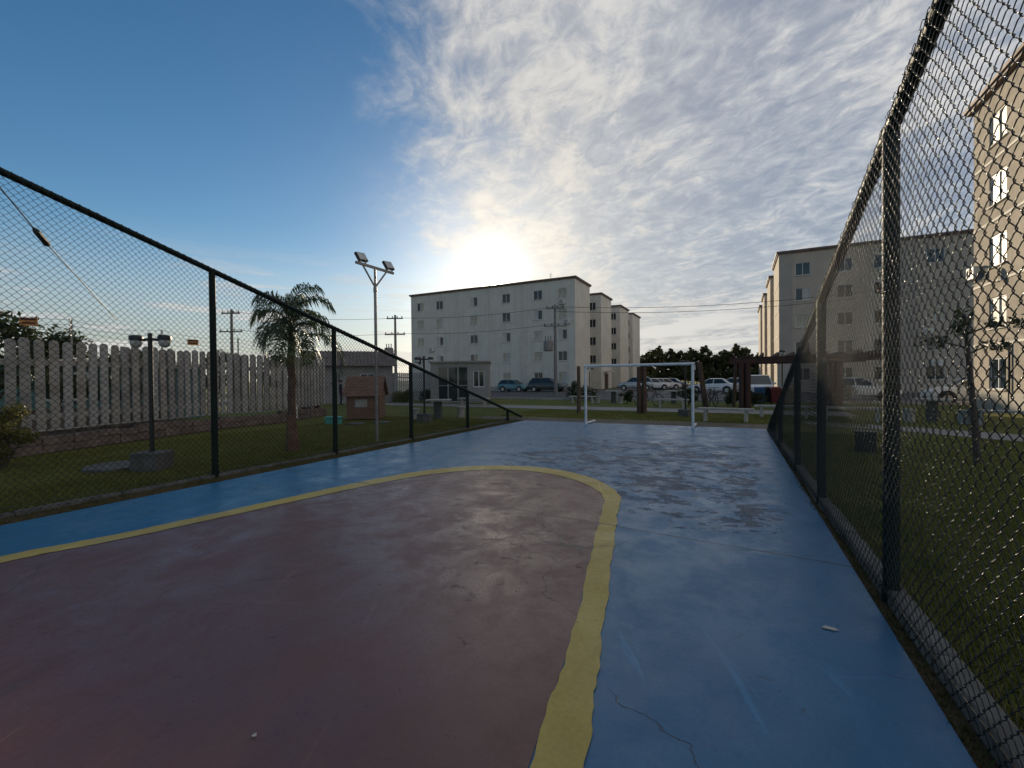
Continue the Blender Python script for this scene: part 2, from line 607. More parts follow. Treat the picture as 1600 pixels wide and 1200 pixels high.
M['stone'] = pm('pinkish rubble foundation', (0.17, 0.125, 0.105), 0.95, 0.35, 3.0, 0.02, 12)
M['paint_white'] = pm('white gloss metal paint', (0.72, 0.73, 0.73), 0.35, 0.10, 6.0)
M['post_green'] = pm('dark green post paint', (0.007, 0.016, 0.013), 0.55, 0.3, 7.0, 0.0015, 40, spec=0.2)
M['wire'] = pm('dark green coated wire', (0.006, 0.009, 0.008), 0.15, 0.3, 9.0, spec=0.36)
M['black'] = pm('black metal', (0.014, 0.015, 0.016), 0.45, 0.3, 8.0)
M['steel'] = pm('galvanised steel', (0.30, 0.28, 0.26), 0.5, 0.2, 9.0, metal=0.4)
M['globe'] = glass_mat('clear lamp globe', (0.45, 0.45, 0.42), 0.15)
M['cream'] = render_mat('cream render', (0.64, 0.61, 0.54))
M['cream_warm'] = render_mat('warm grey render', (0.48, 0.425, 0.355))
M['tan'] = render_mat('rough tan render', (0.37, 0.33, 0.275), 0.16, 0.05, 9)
M['trim'] = pm('pale trim', (0.62, 0.59, 0.53), 0.8, 0.08, 2.0)
M['coping'] = pm('brown roof coping', (0.17, 0.12, 0.10), 0.7, 0.2, 2.0)
M['frame'] = pm('white aluminium frame', (0.66, 0.67, 0.68), 0.4, 0.06, 4.0)
M['glass'] = glass_mat('window glass')
M['curtain_glare'] = pm('beige pane for curtains and glare', (0.42, 0.38, 0.29), 0.35, 0.25, 2.5)  # curtain tone, also painted glare in the windows under the sun
M['pale_pane'] = pm('pale pane behind glass', (0.46, 0.45, 0.42), 0.3, 0.08, 2.5)  # plain pale tone, doubles as painted glare on the block under the sun
M['ac'] = pm('white plastic casing', (0.62, 0.61, 0.57), 0.5, 0.08, 5.0)
M['wood'] = pm('brown stained wood', (0.088, 0.045, 0.027), 0.6, 0.35, 5.0, 0.004, 30)
M['wood_dark'] = pm('dark red stained wood', (0.055, 0.018, 0.013), 0.6, 0.35, 5.0, 0.004, 30)
M['log'] = pm('weathered log', (0.11, 0.075, 0.05), 0.85, 0.35, 6.0, 0.01, 20)
M['tiles'] = pm('grey roof tiles', (0.20, 0.165, 0.15), 0.85, 0.25, 4.0, 0.01, 20)
M['housewall'] = pm('grey plaster', (0.27, 0.25, 0.235), 0.9, 0.12, 1.5, 0.005, 20)
M['teal_wall'] = pm('teal house paint', (0.10, 0.20, 0.20), 0.85, 0.15, 1.5)
M['teal'] = pm('teal plastic', (0.07, 0.33, 0.27), 0.45, 0.15, 5.0)
M['brick'] = pm('red brown paint', (0.185, 0.10, 0.065), 0.75, 0.2, 4.0)
M['orange'] = pm('orange brown sign paint', (0.55, 0.22, 0.05), 0.6, 0.15, 6.0)
M['ochre'] = pm('ochre frame paint', (0.42, 0.29, 0.09), 0.6, 0.15, 6.0)
M['rubber'] = pm('tyre rubber', (0.015, 0.015, 0.016), 0.8, 0.2, 9.0)
M['alloy'] = pm('wheel alloy', (0.42, 0.42, 0.43), 0.35, 0.1, 9.0, metal=0.7)
M['car_white'] = pm('white car paint', (0.70, 0.71, 0.72), 0.22, 0.04, 2.0, coat=0.6)
M['car_silver'] = pm('silver car paint', (0.42, 0.43, 0.45), 0.28, 0.05, 2.0, metal=0.3, coat=0.6)
M['car_grey'] = pm('grey car paint', (0.20, 0.20, 0.21), 0.28, 0.05, 2.0, metal=0.3, coat=0.6)
M['car_dark'] = pm('dark green grey car paint', (0.05, 0.06, 0.055), 0.25, 0.05, 2.0, coat=0.6)
M['car_teal'] = pm('blue green car paint', (0.10, 0.22, 0.24), 0.25, 0.05, 2.0, coat=0.6)
M['lens_red'] = pm('red lamp lens', (0.35, 0.02, 0.015), 0.2, 0.1, 9.0)
M['lens_clear'] = pm('clear lamp lens', (0.6, 0.6, 0.58), 0.12, 0.1, 9.0)
M['bin_blue'] = pm('blue bin plastic', (0.03, 0.10, 0.24), 0.5, 0.15, 4.0)
M['bin_dark'] = pm('black green bin plastic', (0.012, 0.02, 0.018), 0.5, 0.15, 4.0)
M['bin_red'] = pm('red bin plastic', (0.18, 0.022, 0.025), 0.5, 0.15, 4.0)
M['bin_beige'] = pm('beige bin plastic', (0.38, 0.33, 0.25), 0.5, 0.15, 4.0)
M['pole'] = pm('concrete pole', (0.22, 0.205, 0.19), 0.85, 0.15, 4.0)
M['bark'] = pm('rough bark', (0.085, 0.062, 0.045), 0.9, 0.35, 9.0, 0.012, 22)
M['palmbark'] = pm('ringed palm bark', (0.15, 0.085, 0.055), 0.9, 0.35, 8.0, 0.015, 18)
M['leaf_far'] = leaf_mat('far foliage', (0.030, 0.042, 0.016), (0.058, 0.066, 0.024), 0.3)
M['leaf_dark'] = leaf_mat('dark foliage', (0.022, 0.036, 0.014), (0.045, 0.062, 0.020), 0.3)
M['leaf_palm'] = leaf_mat('palm fronds', (0.032, 0.055, 0.026), (0.060, 0.082, 0.034), 0.25, 0.4)
M['leaf_yellow'] = leaf_mat('yellow green foliage', (0.085, 0.085, 0.018), (0.14, 0.13, 0.03), 0.35)
M['leaf_red'] = leaf_mat('dark red foliage', (0.085, 0.018, 0.022), (0.13, 0.03, 0.03), 0.25)
M['flower'] = leaf_mat('pale blossom', (0.32, 0.28, 0.24), (0.42, 0.36, 0.32), 0.3)
M['grass'] = leaf_mat('grass blades', (0.115, 0.130, 0.022), (0.180, 0.172, 0.042), 0.3, 0.6)
M['grass_dry'] = leaf_mat('dry grass blades', (0.12, 0.095, 0.04), (0.085, 0.085, 0.025), 0.3, 0.6)
M['skin'] = pm('skin', (0.35, 0.21, 0.15), 0.6, 0.08, 9.0)
M['cloth_dark'] = pm('dark cloth', (0.022, 0.024, 0.032), 0.9, 0.2, 9.0)
M['leaf_dry'] = pm('dry white leaf', (0.55, 0.50, 0.42), 0.8, 0.15, 20.0)
M['stripe'] = pm('worn white stall paint', (0.45, 0.45, 0.43), 0.8, 0.25, 3.0)

# ------------------------------------------------------------------ the ground
GZ = -0.03


def sheet(name, outline, z, mat, label=None, smooth=False):
    m = MB()
    m.add([(x, y, z) for x, y in outline], [tuple(range(len(outline)))])
    o = m.build(name, mat)
    return structure(o, label)


sheet('ground', [(-2500, -2500), (2500, -2500), (2500, 2500), (-2500, 2500)], GZ, M['lawn'], 'short green lawn round the court and out to the horizon')
XL, XR, YF = -7.0, 0.77, 14.85
SKEW = 0.0150   # the right edge of the court and its fence run slightly inward
cb = MB()
cb.prism([(XL, -7), (0.830 + 7 * 0.0105, -7), (0.830 - YF * 0.0105, YF), (XL, YF)], 2, GZ - 0.08, 0.0)
structure(cb.build('court_slab', M['blue']), 'blue painted concrete sports court, worn toward its far end')


def catmull(P, n=10):
    out = []
    P = [Vector((a, b, 0)) for a, b in P]
    for i in range(1, len(P) - 2):
        for k in range(n):
            t = k / n
            a, b, c, d = P[i - 1], P[i], P[i + 1], P[i + 2]
            q = 0.5 * ((2 * b) + (c - a) * t + (2 * a - 5 * b + 4 * c - d) * t * t + (3 * b - a - 3 * c + d) * t ** 3)
            out.append((q.x, q.y))
    out.append((P[-2].x, P[-2].y))
    return out


outer = [(0.10, -7.6), (0.02, -6.0), (-0.10, -3.0), (-0.26, 0.0), (-0.54, 1.66), (-0.71, 2.51), (-1.02, 4.03), (-1.21, 4.95), (-1.37, 5.72), (-1.78, 6.35), (-2.33, 6.78), (-2.95, 6.98),
         (-3.55, 6.90), (-4.20, 6.55), (-4.72, 5.82), (-5.00, 4.90), (-5.26, 3.46), (-5.48, 2.25), (-5.72, 1.46), (-5.95, 0.0), (-6.1, -3.0), (-6.2, -6.0), (-6.25, -7.6)]
inner = [(-0.14, -7.6), (-0.22, -6.0), (-0.36, -3.0), (-0.50, 0.0), (-0.74, 1.60), (-0.90, 2.60), (-1.21, 4.05), (-1.38, 4.90), (-1.55, 5.58), (-1.92, 6.10), (-2.42, 6.46), (-2.98, 6.62),
         (-3.50, 6.54), (-4.02, 6.22), (-4.45, 5.60), (-4.74, 4.72), (-5.04, 3.32), (-5.28, 2.15), (-5.52, 1.40), (-5.73, 0.0), (-5.88, -3.0), (-5.98, -6.0), (-6.03, -7.6)]
oc = catmull(outer, 24)
ic = catmull(inner, 24)
jit = lambda p, s: [(x + random.gauss(0, s), y + random.gauss(0, s)) for x, y in p]
wobl = lambda p, a: [(x + 0.006 * math.sin(i * 0.43 + a) + 0.004 * math.sin(i * 1.27 + 2 * a), y + 0.006 * math.sin(i * 0.61 + a)) for i, (x, y) in enumerate(p)]
oc = jit(wobl(oc, 0.4), 0.0012)
icl = jit(wobl(ic, 2.2), 0.0012)
rd = MB()
n = len(ic)
for i in range(n // 2):
    a, b, c, d = ic[i], ic[i + 1], ic[n - 2 - i], ic[n - 1 - i]
    rd.add([(a[0], a[1], 0.004), (b[0], b[1], 0.004), (c[0], c[1], 0.004), (d[0], d[1], 0.004)], [(0, 1, 2, 3)])
structure(rd.build('red_court_area', M['red']), 'dull red painted goal area of the court')
yl = MB()
for i in range(n - 1):
    a, b, c, d = oc[i], oc[i + 1], icl[i + 1], icl[i]
    yl.add([(a[0], a[1], 0.008), (b[0], b[1], 0.008), (c[0], c[1], 0.008), (d[0], d[1], 0.008)], [(0, 1, 2, 3)])
structure(yl.build('yellow_court_line', M['yellow']), 'curved yellow line round the red goal area')

sheet('soil_strip', [(0.80, -4), (1.05, -4), (0.74, 14.9), (0.62, 14.9)], -0.012, M['soil'], 'bare brown soil between the court and the right kerb')
sheet('soil_strip', [(-7.50, -4), (-7.005, -4), (-7.005, 15.0), (-7.50, 15.0)], -0.012, M['soil'], 'dry grass strip between the court and the left kerb')


def wavy(pts, n=14, s=0.06):
    out = []
    for i, p in enumerate(pts):
        q = pts[(i + 1) % len(pts)]
        L = math.hypot(q[0] - p[0], q[1] - p[1])
        k = max(1, int(L / 0.5))
        for j in range(k):
            t = j / k
            out.append((p[0] + (q[0] - p[0]) * t + random.uniform(-s, s), p[1] + (q[1] - p[1]) * t + random.uniform(-s, s)))
    return out


sheet('dirt_strip', wavy([(-9.5, 14.9), (1.1, 14.87), (1.1, 16.5), (-2.0, 16.6), (-9.5, 16.3)]), -0.022, M['dirt'], 'trodden dirt strip beyond the far end of the court')
sheet('path', [(-40, 21.0), (-12, 21.3), (4.0, 20.9), (4.0, 23.4), (-12, 23.7), (-40, 23.6)], -0.018, M['path'], 'pale concrete footpath crossing the far lawn')
sheet('path', [(1.9, 16.9), (3.9, 15.9), (5.7, 14.2), (8.5, 11.2), (9.3, 12.2), (6.5, 15.8), (4.2, 17.3), (1.9, 18.2)], -0.018, M['path'], 'narrow concrete path across the right lawn')
sheet('parking_lot', [(-70, 31), (26, 31), (26, 52.4), (-70, 52.4)], -0.022, M['asphalt'], 'grey asphalt car park in front of the apartment blocks')
sheet('road', [(-17.0, 52.35), (3.0, 52.35), (3.0, 104), (-17.0, 104)], -0.018, M['asphalt'], 'asphalt road between the two far apartment blocks')
sheet('dirt_patch', wavy([(-15.2, 2.0), (-13.1, 2.0), (-13.9, 5.8), (-15.0, 9.2), (-14.9, 11.4), (-16, 11.4)], s=0.12), -0.024, M['soil'], 'bare earth along the foot of the board fence')
kb = MB()
kb.box(-70, 30.8, GZ - 0.1, 26, 31.0, 0.1)
structure(kb.build('kerb', M['concrete']), 'long concrete kerb at the near edge of the car park')
for i, x in enumerate([-14.5 + 2.55 * k for k in range(9)]):
    sheet('stall_line', [(x, 45.0), (x + 0.12, 45.0), (x + 0.12, 50.0), (x, 50.0)], -0.012, M['stripe'])
for x in (-12.0, -7.0, -2.0):
    sheet('stall_line', [(x, 40.0), (x + 4.2, 40.0), (x + 4.2, 40.25), (x, 40.25)], -0.012, M['stripe'])


def kerb_run(x0, x1, y0, y1, label, h=0.085):
    k = MB()
    y = y0
    while y < y1 - 0.05:
        L = min(1.0, y1 - y)
        dx = random.uniform(-0.006, 0.006)
        dz = random.uniform(-0.006, 0.006)
        k.cbox(x0 + dx, y + 0.004, GZ - 0.1, x1 + dx, y + L - 0.004, h + dz, 0.012)
        y += L
    return structure(k.build('kerb', M['kerb']), label)


kr = kerb_run(0.865, 0.975, -4, 14.6, 'low concrete kerb under the right wire fence')
kr.location = (0.055, 0, 0)
kr.rotation_euler = (0, 0, SKEW)
kerb_run(-7.50, -7.39, -4, 15.0, 'low concrete kerb under the left wire fence', 0.035)


# ------------------------------------------------------------------ chain link fences
def wire_panel(y0, y1, top, X, zlow, flip, wcell=0.04, hh=0.042, r=0.0021, near=True):
    """one bay of woven wire: flattened helices hooked into each other"""
    V, F = [], []
    tdep = 0.0055
    nsd = 4
    ny = int(round((y1 - y0) / wcell))
    for j in range(ny):
        yj = y0 + j * wcell
        zt = top(yj + wcell / 2)
        nz = int((zt - zlow) / hh)
        if nz < 2:
            continue
        pts = []
        ph = random.uniform(-0.003, 0.003)
        for k in range(nz + 1):
            par = (k + j) % 2
            ya = yj - 0.002 + (wcell + 0.004) * par
            yb = yj - 0.002 + (wcell + 0.004) * (1 - par)
            z = zlow + k * hh
            sg = tdep if par else -tdep
            pts.append((0.0, ya, z + ph))
            if near and k < nz:
                pts.append((sg, ya + (yb - ya) * 0.14, z + hh * 0.20 + ph))
                pts.append((sg, ya + (yb - ya) * 0.86, z + hh * 0.80 + ph))
        A = np.array(pts)
        # slow waviness of a slack panel
        A[:, 0] += 0.022 * np.clip(np.sin(math.pi * A[:, 2] / max(zt, 0.2)), 0, 1) * np.abs(np.sin((A[:, 1] - y0) * math.pi / (y1 - y0))) * np.sin(A[:, 2] * 1.9 + A[:, 1] * 1.3)
        A[:, 2] += 0.008 * np.sin(A[:, 1] * 2.1 + 0.7 * A[:, 2]) + 0.004 * np.sin(A[:, 1] * 7.3)
        A[:, 1] += 0.006 * np.sin(A[:, 2] * 2.7 + y0)
        A[:, 0] = X + flip * A[:, 0]
        T = np.gradient(A, axis=0)
        T /= np.linalg.norm(T, axis=1)[:, None] + 1e-9
        up = np.array([1.0, 0, 0])
        N = up - T * (T @ up)[:, None]
        N /= np.linalg.norm(N, axis=1)[:, None] + 1e-9
        B = np.cross(T, N)
        base = sum(len(q) for q in V)
        ring = np.stack([A + r * (N * math.cos(a) + B * math.sin(a)) for a in (0.785, 2.356, 3.927, 5.498)], 1).reshape(-1, 3)
        V.append(ring)
        m = len(A)
        i = np.arange(m - 1)[:, None] * nsd
        q = np.arange(nsd)[None, :]
        qn = (q + 1) % nsd
        F.append((np.stack([i + q, i + qn, i + nsd + qn, i + nsd + q], -1).reshape(-1, 4)) + base)
    return np.concatenate(V), np.concatenate(F)


def np_mesh(name, V, F, mat, smooth=False):
    me = bpy.data.meshes.new(name)
    k = F.shape[1]
    me.vertices.add(len(V))
    me.vertices.foreach_set('co', np.asarray(V, np.float32).ravel())
    me.loops.add(F.size)
    me.loops.foreach_set('vertex_index', F.astype(np.int32).ravel())
    me.polygons.add(len(F))
    me.polygons.foreach_set('loop_start', np.arange(0, F.size, k, dtype=np.int32))
    me.polygons.foreach_set('loop_total', np.full(len(F), k, np.int32))
    if smooth:
        me.polygons.foreach_set('use_smooth', np.ones(len(F), bool))
    me.materials.append(mat)
    me.update(calc_edges=True)
    me.validate()
    return me


def fence(X, side, ys, yend, label, ztop, posts_r=0.047, wr=0.0024):
    root = thing('wire_fence', label, 'wire fence', (X, 0, 0))
    # side: -1 the court lies toward -x
    for y in ys:
        zt = ztop(y)
        m = MB()
        m.tube([(0, y, GZ), (0, y, zt)], posts_r, 14)
        m.tube([(0, y, GZ), (0, y, 0.10)], posts_r + 0.008, 14)
        m.build('post', M['post_green'], root, smooth=True)
    m = MB()
    y0 = -3.4
    m.tube([(0, y0, ztop(y0) + 0.02), (0, yend, ztop(yend) + 0.02)], 0.042, 12)
    m.build('top_rail', M['post_green'], root, smooth=True)
    # ties: the wire wrapped round the sloping rail
    m = MB()
    y = 0.4
    while y < yend - 0.4:
        z = ztop(y) + 0.02
        pts = []
        for k in range(7):
            a = R(-60 + 50 * k)
            pts.append((0.047 * math.cos(a), y + 0.045 * k / 6 + random.uniform(-0.006, 0.006), z - 0.28 * 0.045 * k / 6 + 0.049 * math.sin(a) * (1 + random.uniform(0, .12))))
        m.tube(pts, 0.0034, 4)
        y += 0.085
    o = m.build('rail_tie', M['wire'], root)
    o['kind'] = 'stuff'
    # tension wire at the foot
    m = MB()
    m.tube([(side * 0.052, y0, 0.10), (side * 0.052, yend - 0.2, 0.095)], 0.0028, 5)
    m.build('tension_wire', M['wire'], root)
    edges = [-3.4] + list(ys) + [yend]
    edges = sorted(set(edges))
    for a, b in zip(edges[:-1], edges[1:]):
        if b < 0.0 or b - a < 0.2:
            continue
        V, F = wire_panel(a, b, lambda q: ztop(q) + 0.05, side * 0.050, 0.03, side, r=wr, near=(a < 9.5))
        me = np_mesh('wire_mesh', V, F, M['wire'], True)
        link('wire_mesh', me, root)['kind'] = 'stuff'
    return root


fr_ = fence(0.90, -1, [-1.35, 1.2, 3.80, 6.37, 8.50, 11.30, 13.35], 14.55, 'tall dark green wire fence right of the court, sloping down to the ground', lambda y: 0.286 * (14.65 - y))
fr_.location = (0.955, 0, 0)
fr_.rotation_euler = (0, 0, SKEW)
fence(-7.43, 1, [-0.65, 1.80, 4.22, 6.60, 9.00, 11.65, 14.30], 15.45, 'green wire fence along the left court side, sloping down to the far corner', lambda y: 0.2835 * (15.65 - y), wr=0.0028)


# ------------------------------------------------------------------ grass blades
def blades(name, rects, count, hmin, hmax, mat, label, zb=GZ):
    V = []
    tot = sum((r[2] - r[0]) * (r[3] - r[1]) * r[4] for r in rects)
    for x0, y0, x1, y1, wgt in rects:
        n = int(count * (x1 - x0) * (y1 - y0) * wgt / tot)
        x = rng.uniform(x0, x1, n)
        y = rng.uniform(y0, y1, n)
        cl = np.sin(x * 3.1 + np.sin(y * 2.3) * 1.7) * np.sin(y * 2.7 + x) * 0.3 + 0.8
        h = rng.uniform(hmin, hmax, n) * cl
        a = rng.uniform(0, 2 * math.pi, n)
        w = rng.uniform(0.004, 0.009, n)
        lx = rng.normal(0, 0.5, n) * h
        ly = rng.normal(0, 0.5, n) * h
        V.append(np.stack([np.stack([x - w * np.cos(a), y - w * np.sin(a), np.full(n, zb - 0.002)], 1),
                           np.stack([x + w * np.cos(a), y + w * np.sin(a), np.full(n, zb - 0.002)], 1),
                           np.stack([x + lx, y + ly, zb + h], 1)], 1).reshape(-1, 3))
    V = np.concatenate(V)
    F = np.arange(len(V)).reshape(-1, 3)
    me = np_mesh(name, V, F, mat)
    o = bpy.data.objects.new(name, me)
    COL.objects.link(o)
    return tag(o, label, 'grass', None, 'stuff')


blades('grass', [(0.98, 0.5, 2.6, 6.5, 3.2), (2.6, 2.0, 6.0, 9.0, 1.3), (0.98, 6.5, 2.6, 14.5, 1.2), (2.6, 9.0, 8.5, 14.5, 0.4)], 170000, 0.02, 0.065, M['grass'], 'short dark lawn behind the right wire fence')
blades('grass', [(-9.6, 1.0, -7.5, 15, 2.0), (-13.5, 2.0, -9.6, 15, 0.8)], 110000, 0.02, 0.06, M['grass'], 'short lawn between the left wire fence and the board fence')
blades('dry_grass', [(-7.40, 0.8, -7.01, 15, 1.0)], 12000, 0.015, 0.05, M['grass_dry'], 'dry grass tufts along the left edge of the court', -0.012)
blades('dry_grass', [(0.80, 1.2, 0.87, 6.0, 1.0), (0.72, 6.0, 0.80, 14.4, 1.0)], 2600, 0.012, 0.04, M['grass_dry'], 'dry grass tufts along the right edge of the court', -0.012)
blades('grass', [(-9, 16.6, 3.5, 20.9, 1.0)], 30000, 0.03, 0.08, M['grass'], 'green grass strip between dirt and footpath')


blades('weeds', [(0.985, 1.0, 1.12, 14.5, 3.0), (-7.75, 0.8, -7.51, 15, 2.0)], 9000, 0.05, 0.13, M['grass'], 'ragged longer grass along both fence kerbs')
blades('dry_grass', [(1.0, 1.0, 6.0, 12.0, 1.0), (-13.0, 2.0, -7.6, 14.0, 0.8)], 45000, 0.015, 0.05, M['grass_dry'], 'thin straw coloured grass scattered over both lawns')


# ------------------------------------------------------------------ apartment blocks
def facade(mb, p, u, L, z0, z1, holes, nrm, depth=0.14, mi=0):
    """wall face from p along u (2D unit vector), with openings; nrm is the outward 2D normal"""
    us = sorted({0.0, L} | {h[0] for h in holes} | {h[1] for h in holes})
    zs = sorted({z0, z1} | {h[2] for h in holes} | {h[3] for h in holes})

    def P(a, z, d=0.0):
        return (p[0] + u[0] * a - nrm[0] * d, p[1] + u[1] * a - nrm[1] * d, z)
    for i in range(len(us) - 1):
        for k in range(len(zs) - 1):
            ca, cz = (us[i] + us[i + 1]) / 2, (zs[k] + zs[k + 1]) / 2
            if any(h[0] < ca < h[1] and h[2] < cz < h[3] for h in holes):
                continue
            mb.add([P(us[i], zs[k]), P(us[i + 1], zs[k]), P(us[i + 1], zs[k + 1]), P(us[i], zs[k + 1])], [(0, 1, 2, 3)], mi)
    for a, b, c, e in holes:
        for q in ((a, c, b, c), (b, c, b, e), (b, e, a, e), (a, e, a, c)):
            mb.add([P(q[0], q[1]), P(q[2], q[3]), P(q[2], q[3], depth), P(q[0], q[1], depth)], [(0, 1, 2, 3)], mi)


WIN = {}


def window_meshes(w, h):
    key = (round(w, 2), round(h, 2))
    if key in WIN:
        return WIN[key]
    f = MB()
    t = 0.05
    hw, hh = w / 2, h / 2
    f.box(-hw, -0.03, -hh, -hw + t, 0.05, hh)
    f.box(hw - t, -0.03, -hh, hw, 0.05, hh)
    f.box(-hw + t, -0.03, hh - t, hw - t, 0.05, hh)
    f.box(-hw + t, -0.03, -hh, hw - t, 0.05, -hh + t)
    f.box(-t / 2, -0.04, -hh + t, t / 2, 0.04, hh - t)
    fo = f.build('window', M['frame'])
    s = MB()
    s.box(-hw - 0.06, -0.16, -hh - 0.05, hw + 0.06, 0.0, -hh - 0.002)
    sm = s.build('sill', M['trim'])
    p = MB()
    p.box(-hw + t, 0.0, -hh + t, -t / 2, 0.012, hh - t)
    ps = p.build('pane', M['glass'])
    ms = (fo.data, sm.data, ps.data, hw)
    for o in (fo, sm, ps):
        bpy.data.objects.remove(o)
    WIN[key] = ms
    return ms


PANES = {}


def pane_data(base, mat):
    k = (base.name, mat.name)
    if k not in PANES:
        d = base.copy()
        d.materials[0] = mat
        PANES[k] = d
    return PANES[k]


def put_window(root, x, y, z, w, h, rotz, mats=('glass', 'glass'), sill=True):
    fr, sd, pd, hw = window_meshes(w, h)
    L = root.location
    o = link('window', fr, root, (x - L.x, y - L.y, z - L.z), rotz)
    if sill:
        link('sill', sd, o)
    for i, mn in enumerate(mats):
        link('pane', pane_data(pd, M[mn]), o, (i * (hw - 0.025 + 0.0) + i * 0.025, 0.012 * i, 0))
    return o


H = 13.9
ROWS = [1.75, 4.35, 7.02, 9.65, 12.15]


def block(root, name, x0, x1, y0, y1, mat, fh=(), lh=(), rh=(), z1=H):
    """one volume of an apartment building, windows given as (along, z, w, h)"""
    m = MB()
    conv = lambda hs, o: [(c - w / 2 - o, c + w / 2 - o, z - h / 2, z + h / 2) for c, z, w, h in hs]
    facade(m, (x0, y0), (1, 0), x1 - x0, GZ, z1, conv(fh, x0), (0, -1))
    facade(m, (x0, y0), (0, 1), y1 - y0, GZ, z1, conv(lh, y0), (-1, 0))
    facade(m, (x1, y0), (0, 1), y1 - y0, GZ, z1, conv(rh, y0), (1, 0))
    m.add([(x0, y1, GZ), (x1, y1, GZ), (x1, y1, z1), (x0, y1, z1)], [(0, 1, 2, 3)])
    m.add([(x0, y0, z1), (x1, y0, z1), (x1, y1, z1), (x0, y1, z1)], [(0, 1, 2, 3)])
    return m.build(name, mat, root, world=True)


def coping(root, x0, x1, y0, y1, z=H, o=0.22, mat='coping', t=0.16):
    m = MB()
    w = 0.32
    for a in ((x0 - o, y0 - o, x1 + o, y0 + w), (x0 - o, y1 - w, x1 + o, y1 + o), (x0 - o, y0 + w, x0 + w, y1 - w), (x1 - w, y0 + w, x1 + o, y1 - w)):
        m.box(a[0], a[1], z + 0.003, a[2], a[3], z + t)
        m.box(a[0] + 0.09, a[1] + 0.09, z - 0.12, a[2] - 0.09, a[3] - 0.09, z + 0.001)
    return m.build('roof_coping', M[mat], root, world=True)


def course(root, x, y0, y1, zs, sx):
    m = MB()
    for z in zs:
        m.box(min(x, x + sx * 0.035), y0, z - 0.05, max(x, x + sx * 0.035), y1, z + 0.05)
    return m.build('string_course', M['trim'], root, world=True)


# far left block
b1 = thing('apartment_building', 'cream five storey apartment block directly under the low sun', 'apartment block', (-30.5, 52.6, 0))
cols = [-41.5, -38.1, -32.4, -27.4, -22.85, -19.55]
ww, wh = 1.2, 1.2
w1 = [(c, z, ww, wh) for c in cols for z in ROWS]
block(b1, 'wall', -43.2, -17.9, 52.6, 58.7, M['cream'], w1)
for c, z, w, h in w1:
    put_window(b1, c, 52.6 + 0.08, z, w, h, 0, random.choice([('glass', 'curtain_glare'), ('curtain_glare', 'curtain_glare'), ('glass', 'glass'), ('curtain_glare', 'pale_pane'), ('pale_pane', 'glass')]))  # random pale panes put the wash of lens glare into the window colour
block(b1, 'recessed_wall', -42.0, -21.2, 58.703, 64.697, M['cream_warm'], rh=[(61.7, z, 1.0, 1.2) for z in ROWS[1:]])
for k, (ya, yb) in enumerate(((64.7, 70.6), (77.0, 83.5), (87.5, 94.6))):
    hs = [(-19.35, z, 1.0, 1.2) for z in ROWS[1:]]
    block(b1, 'wall', -43.0, -18.05 - 0.12 * k, ya, yb, M['cream'], hs)
    for c, z, w, h in hs:
        put_window(b1, c, ya + 0.08, z, w, h, 0)
    coping(b1, -43.0, -18.05 - 0.12 * k, ya, yb)
for ya, yb in ((70.603, 76.997), (83.503, 87.497)):
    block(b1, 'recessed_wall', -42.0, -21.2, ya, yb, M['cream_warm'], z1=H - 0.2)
coping(b1, -43.2, -17.9, 52.6, 58.7)
m = MB()
m.box(-17.897, 66.5, GZ, -17.80, 67.6, 2.2)
m.build('door', M['wood'], b1, world=True)
m = MB()
m.box(-17.9, 65.8, 2.5, -16.9, 68.3, 2.62)
m.build('door_canopy', M['trim'], b1, world=True)
m = MB()
m.box(-43.25, 52.55, GZ, -17.85, 52.597, 0.55)
m.build('plinth', M['concrete'], b1, world=True)

for x in (-35.0, -29.9, -25.0):
    m = MB()
    m.tube([(x, 52.53, 0.1), (x, 52.53, 13.7)], 0.06, 6)
    m.build('downpipe', M['trim'], b1, world=True)

# far right block
b2 = thing('apartment_building', 'grey beige five storey block with sunlit stepped side behind the right wire fence', 'apartment block', (17, 52.7, 0))
cols2 = [5.6, 9.0, 11.8, 15.55, 19.0, 22.6]
w2 = [(c, z, 1.25, 1.25) for c in cols2 for z in ROWS if not (c == 15.55 and z == ROWS[3])]
block(b2, 'wall', 3.57, 32, 52.7, 60.1, M['cream_warm'], w2)
for c, z, w, h in w2:
    mt = ('glass', 'glass')
    if (c, z) == (5.6, ROWS[2]) or (c, z) == (15.55, ROWS[2]):
        mt = ('curtain_glare', 'curtain_glare')
    elif (c, z) == (5.6, ROWS[3]):
        mt = ('glass', 'pale_pane')
    put_window(b2, c, 52.78, z, w, h, 0, mt)
M['render_grey'] = pm('grey render band', (0.39, 0.355, 0.31), 0.9, 0.07, 0.8, 0.006, 16)
for a, b in ((3.575, 4.72), (13.0, 14.3)):
    m = MB()
    m.box(a, 52.655, GZ, b, 52.697, H - 0.13)
    m.build('wall_pilaster', M['render_grey'], b2, world=True)
coping(b2, 3.57, 32, 52.7, 60.1)
course(b2, 3.57, 52.75, 60.05, (2.9, 5.65, 8.3, 10.95), -1)
prev = 60.1
for k, (ya, yb) in enumerate(((64.6, 71.6), (77.5, 84.5), (89.8, 98.4))):
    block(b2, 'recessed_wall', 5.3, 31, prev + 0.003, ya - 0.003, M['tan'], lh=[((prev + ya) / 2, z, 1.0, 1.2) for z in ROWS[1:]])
    xs = 3.45 - 0.08 * k
    block(b2, 'wall', xs, 32, ya, yb, M['cream_warm'])
    coping(b2, xs, 32, ya, yb)
    course(b2, xs, ya + 0.05, yb - 0.05, (2.9, 5.65, 8.3, 10.95), -1)
    prev = yb

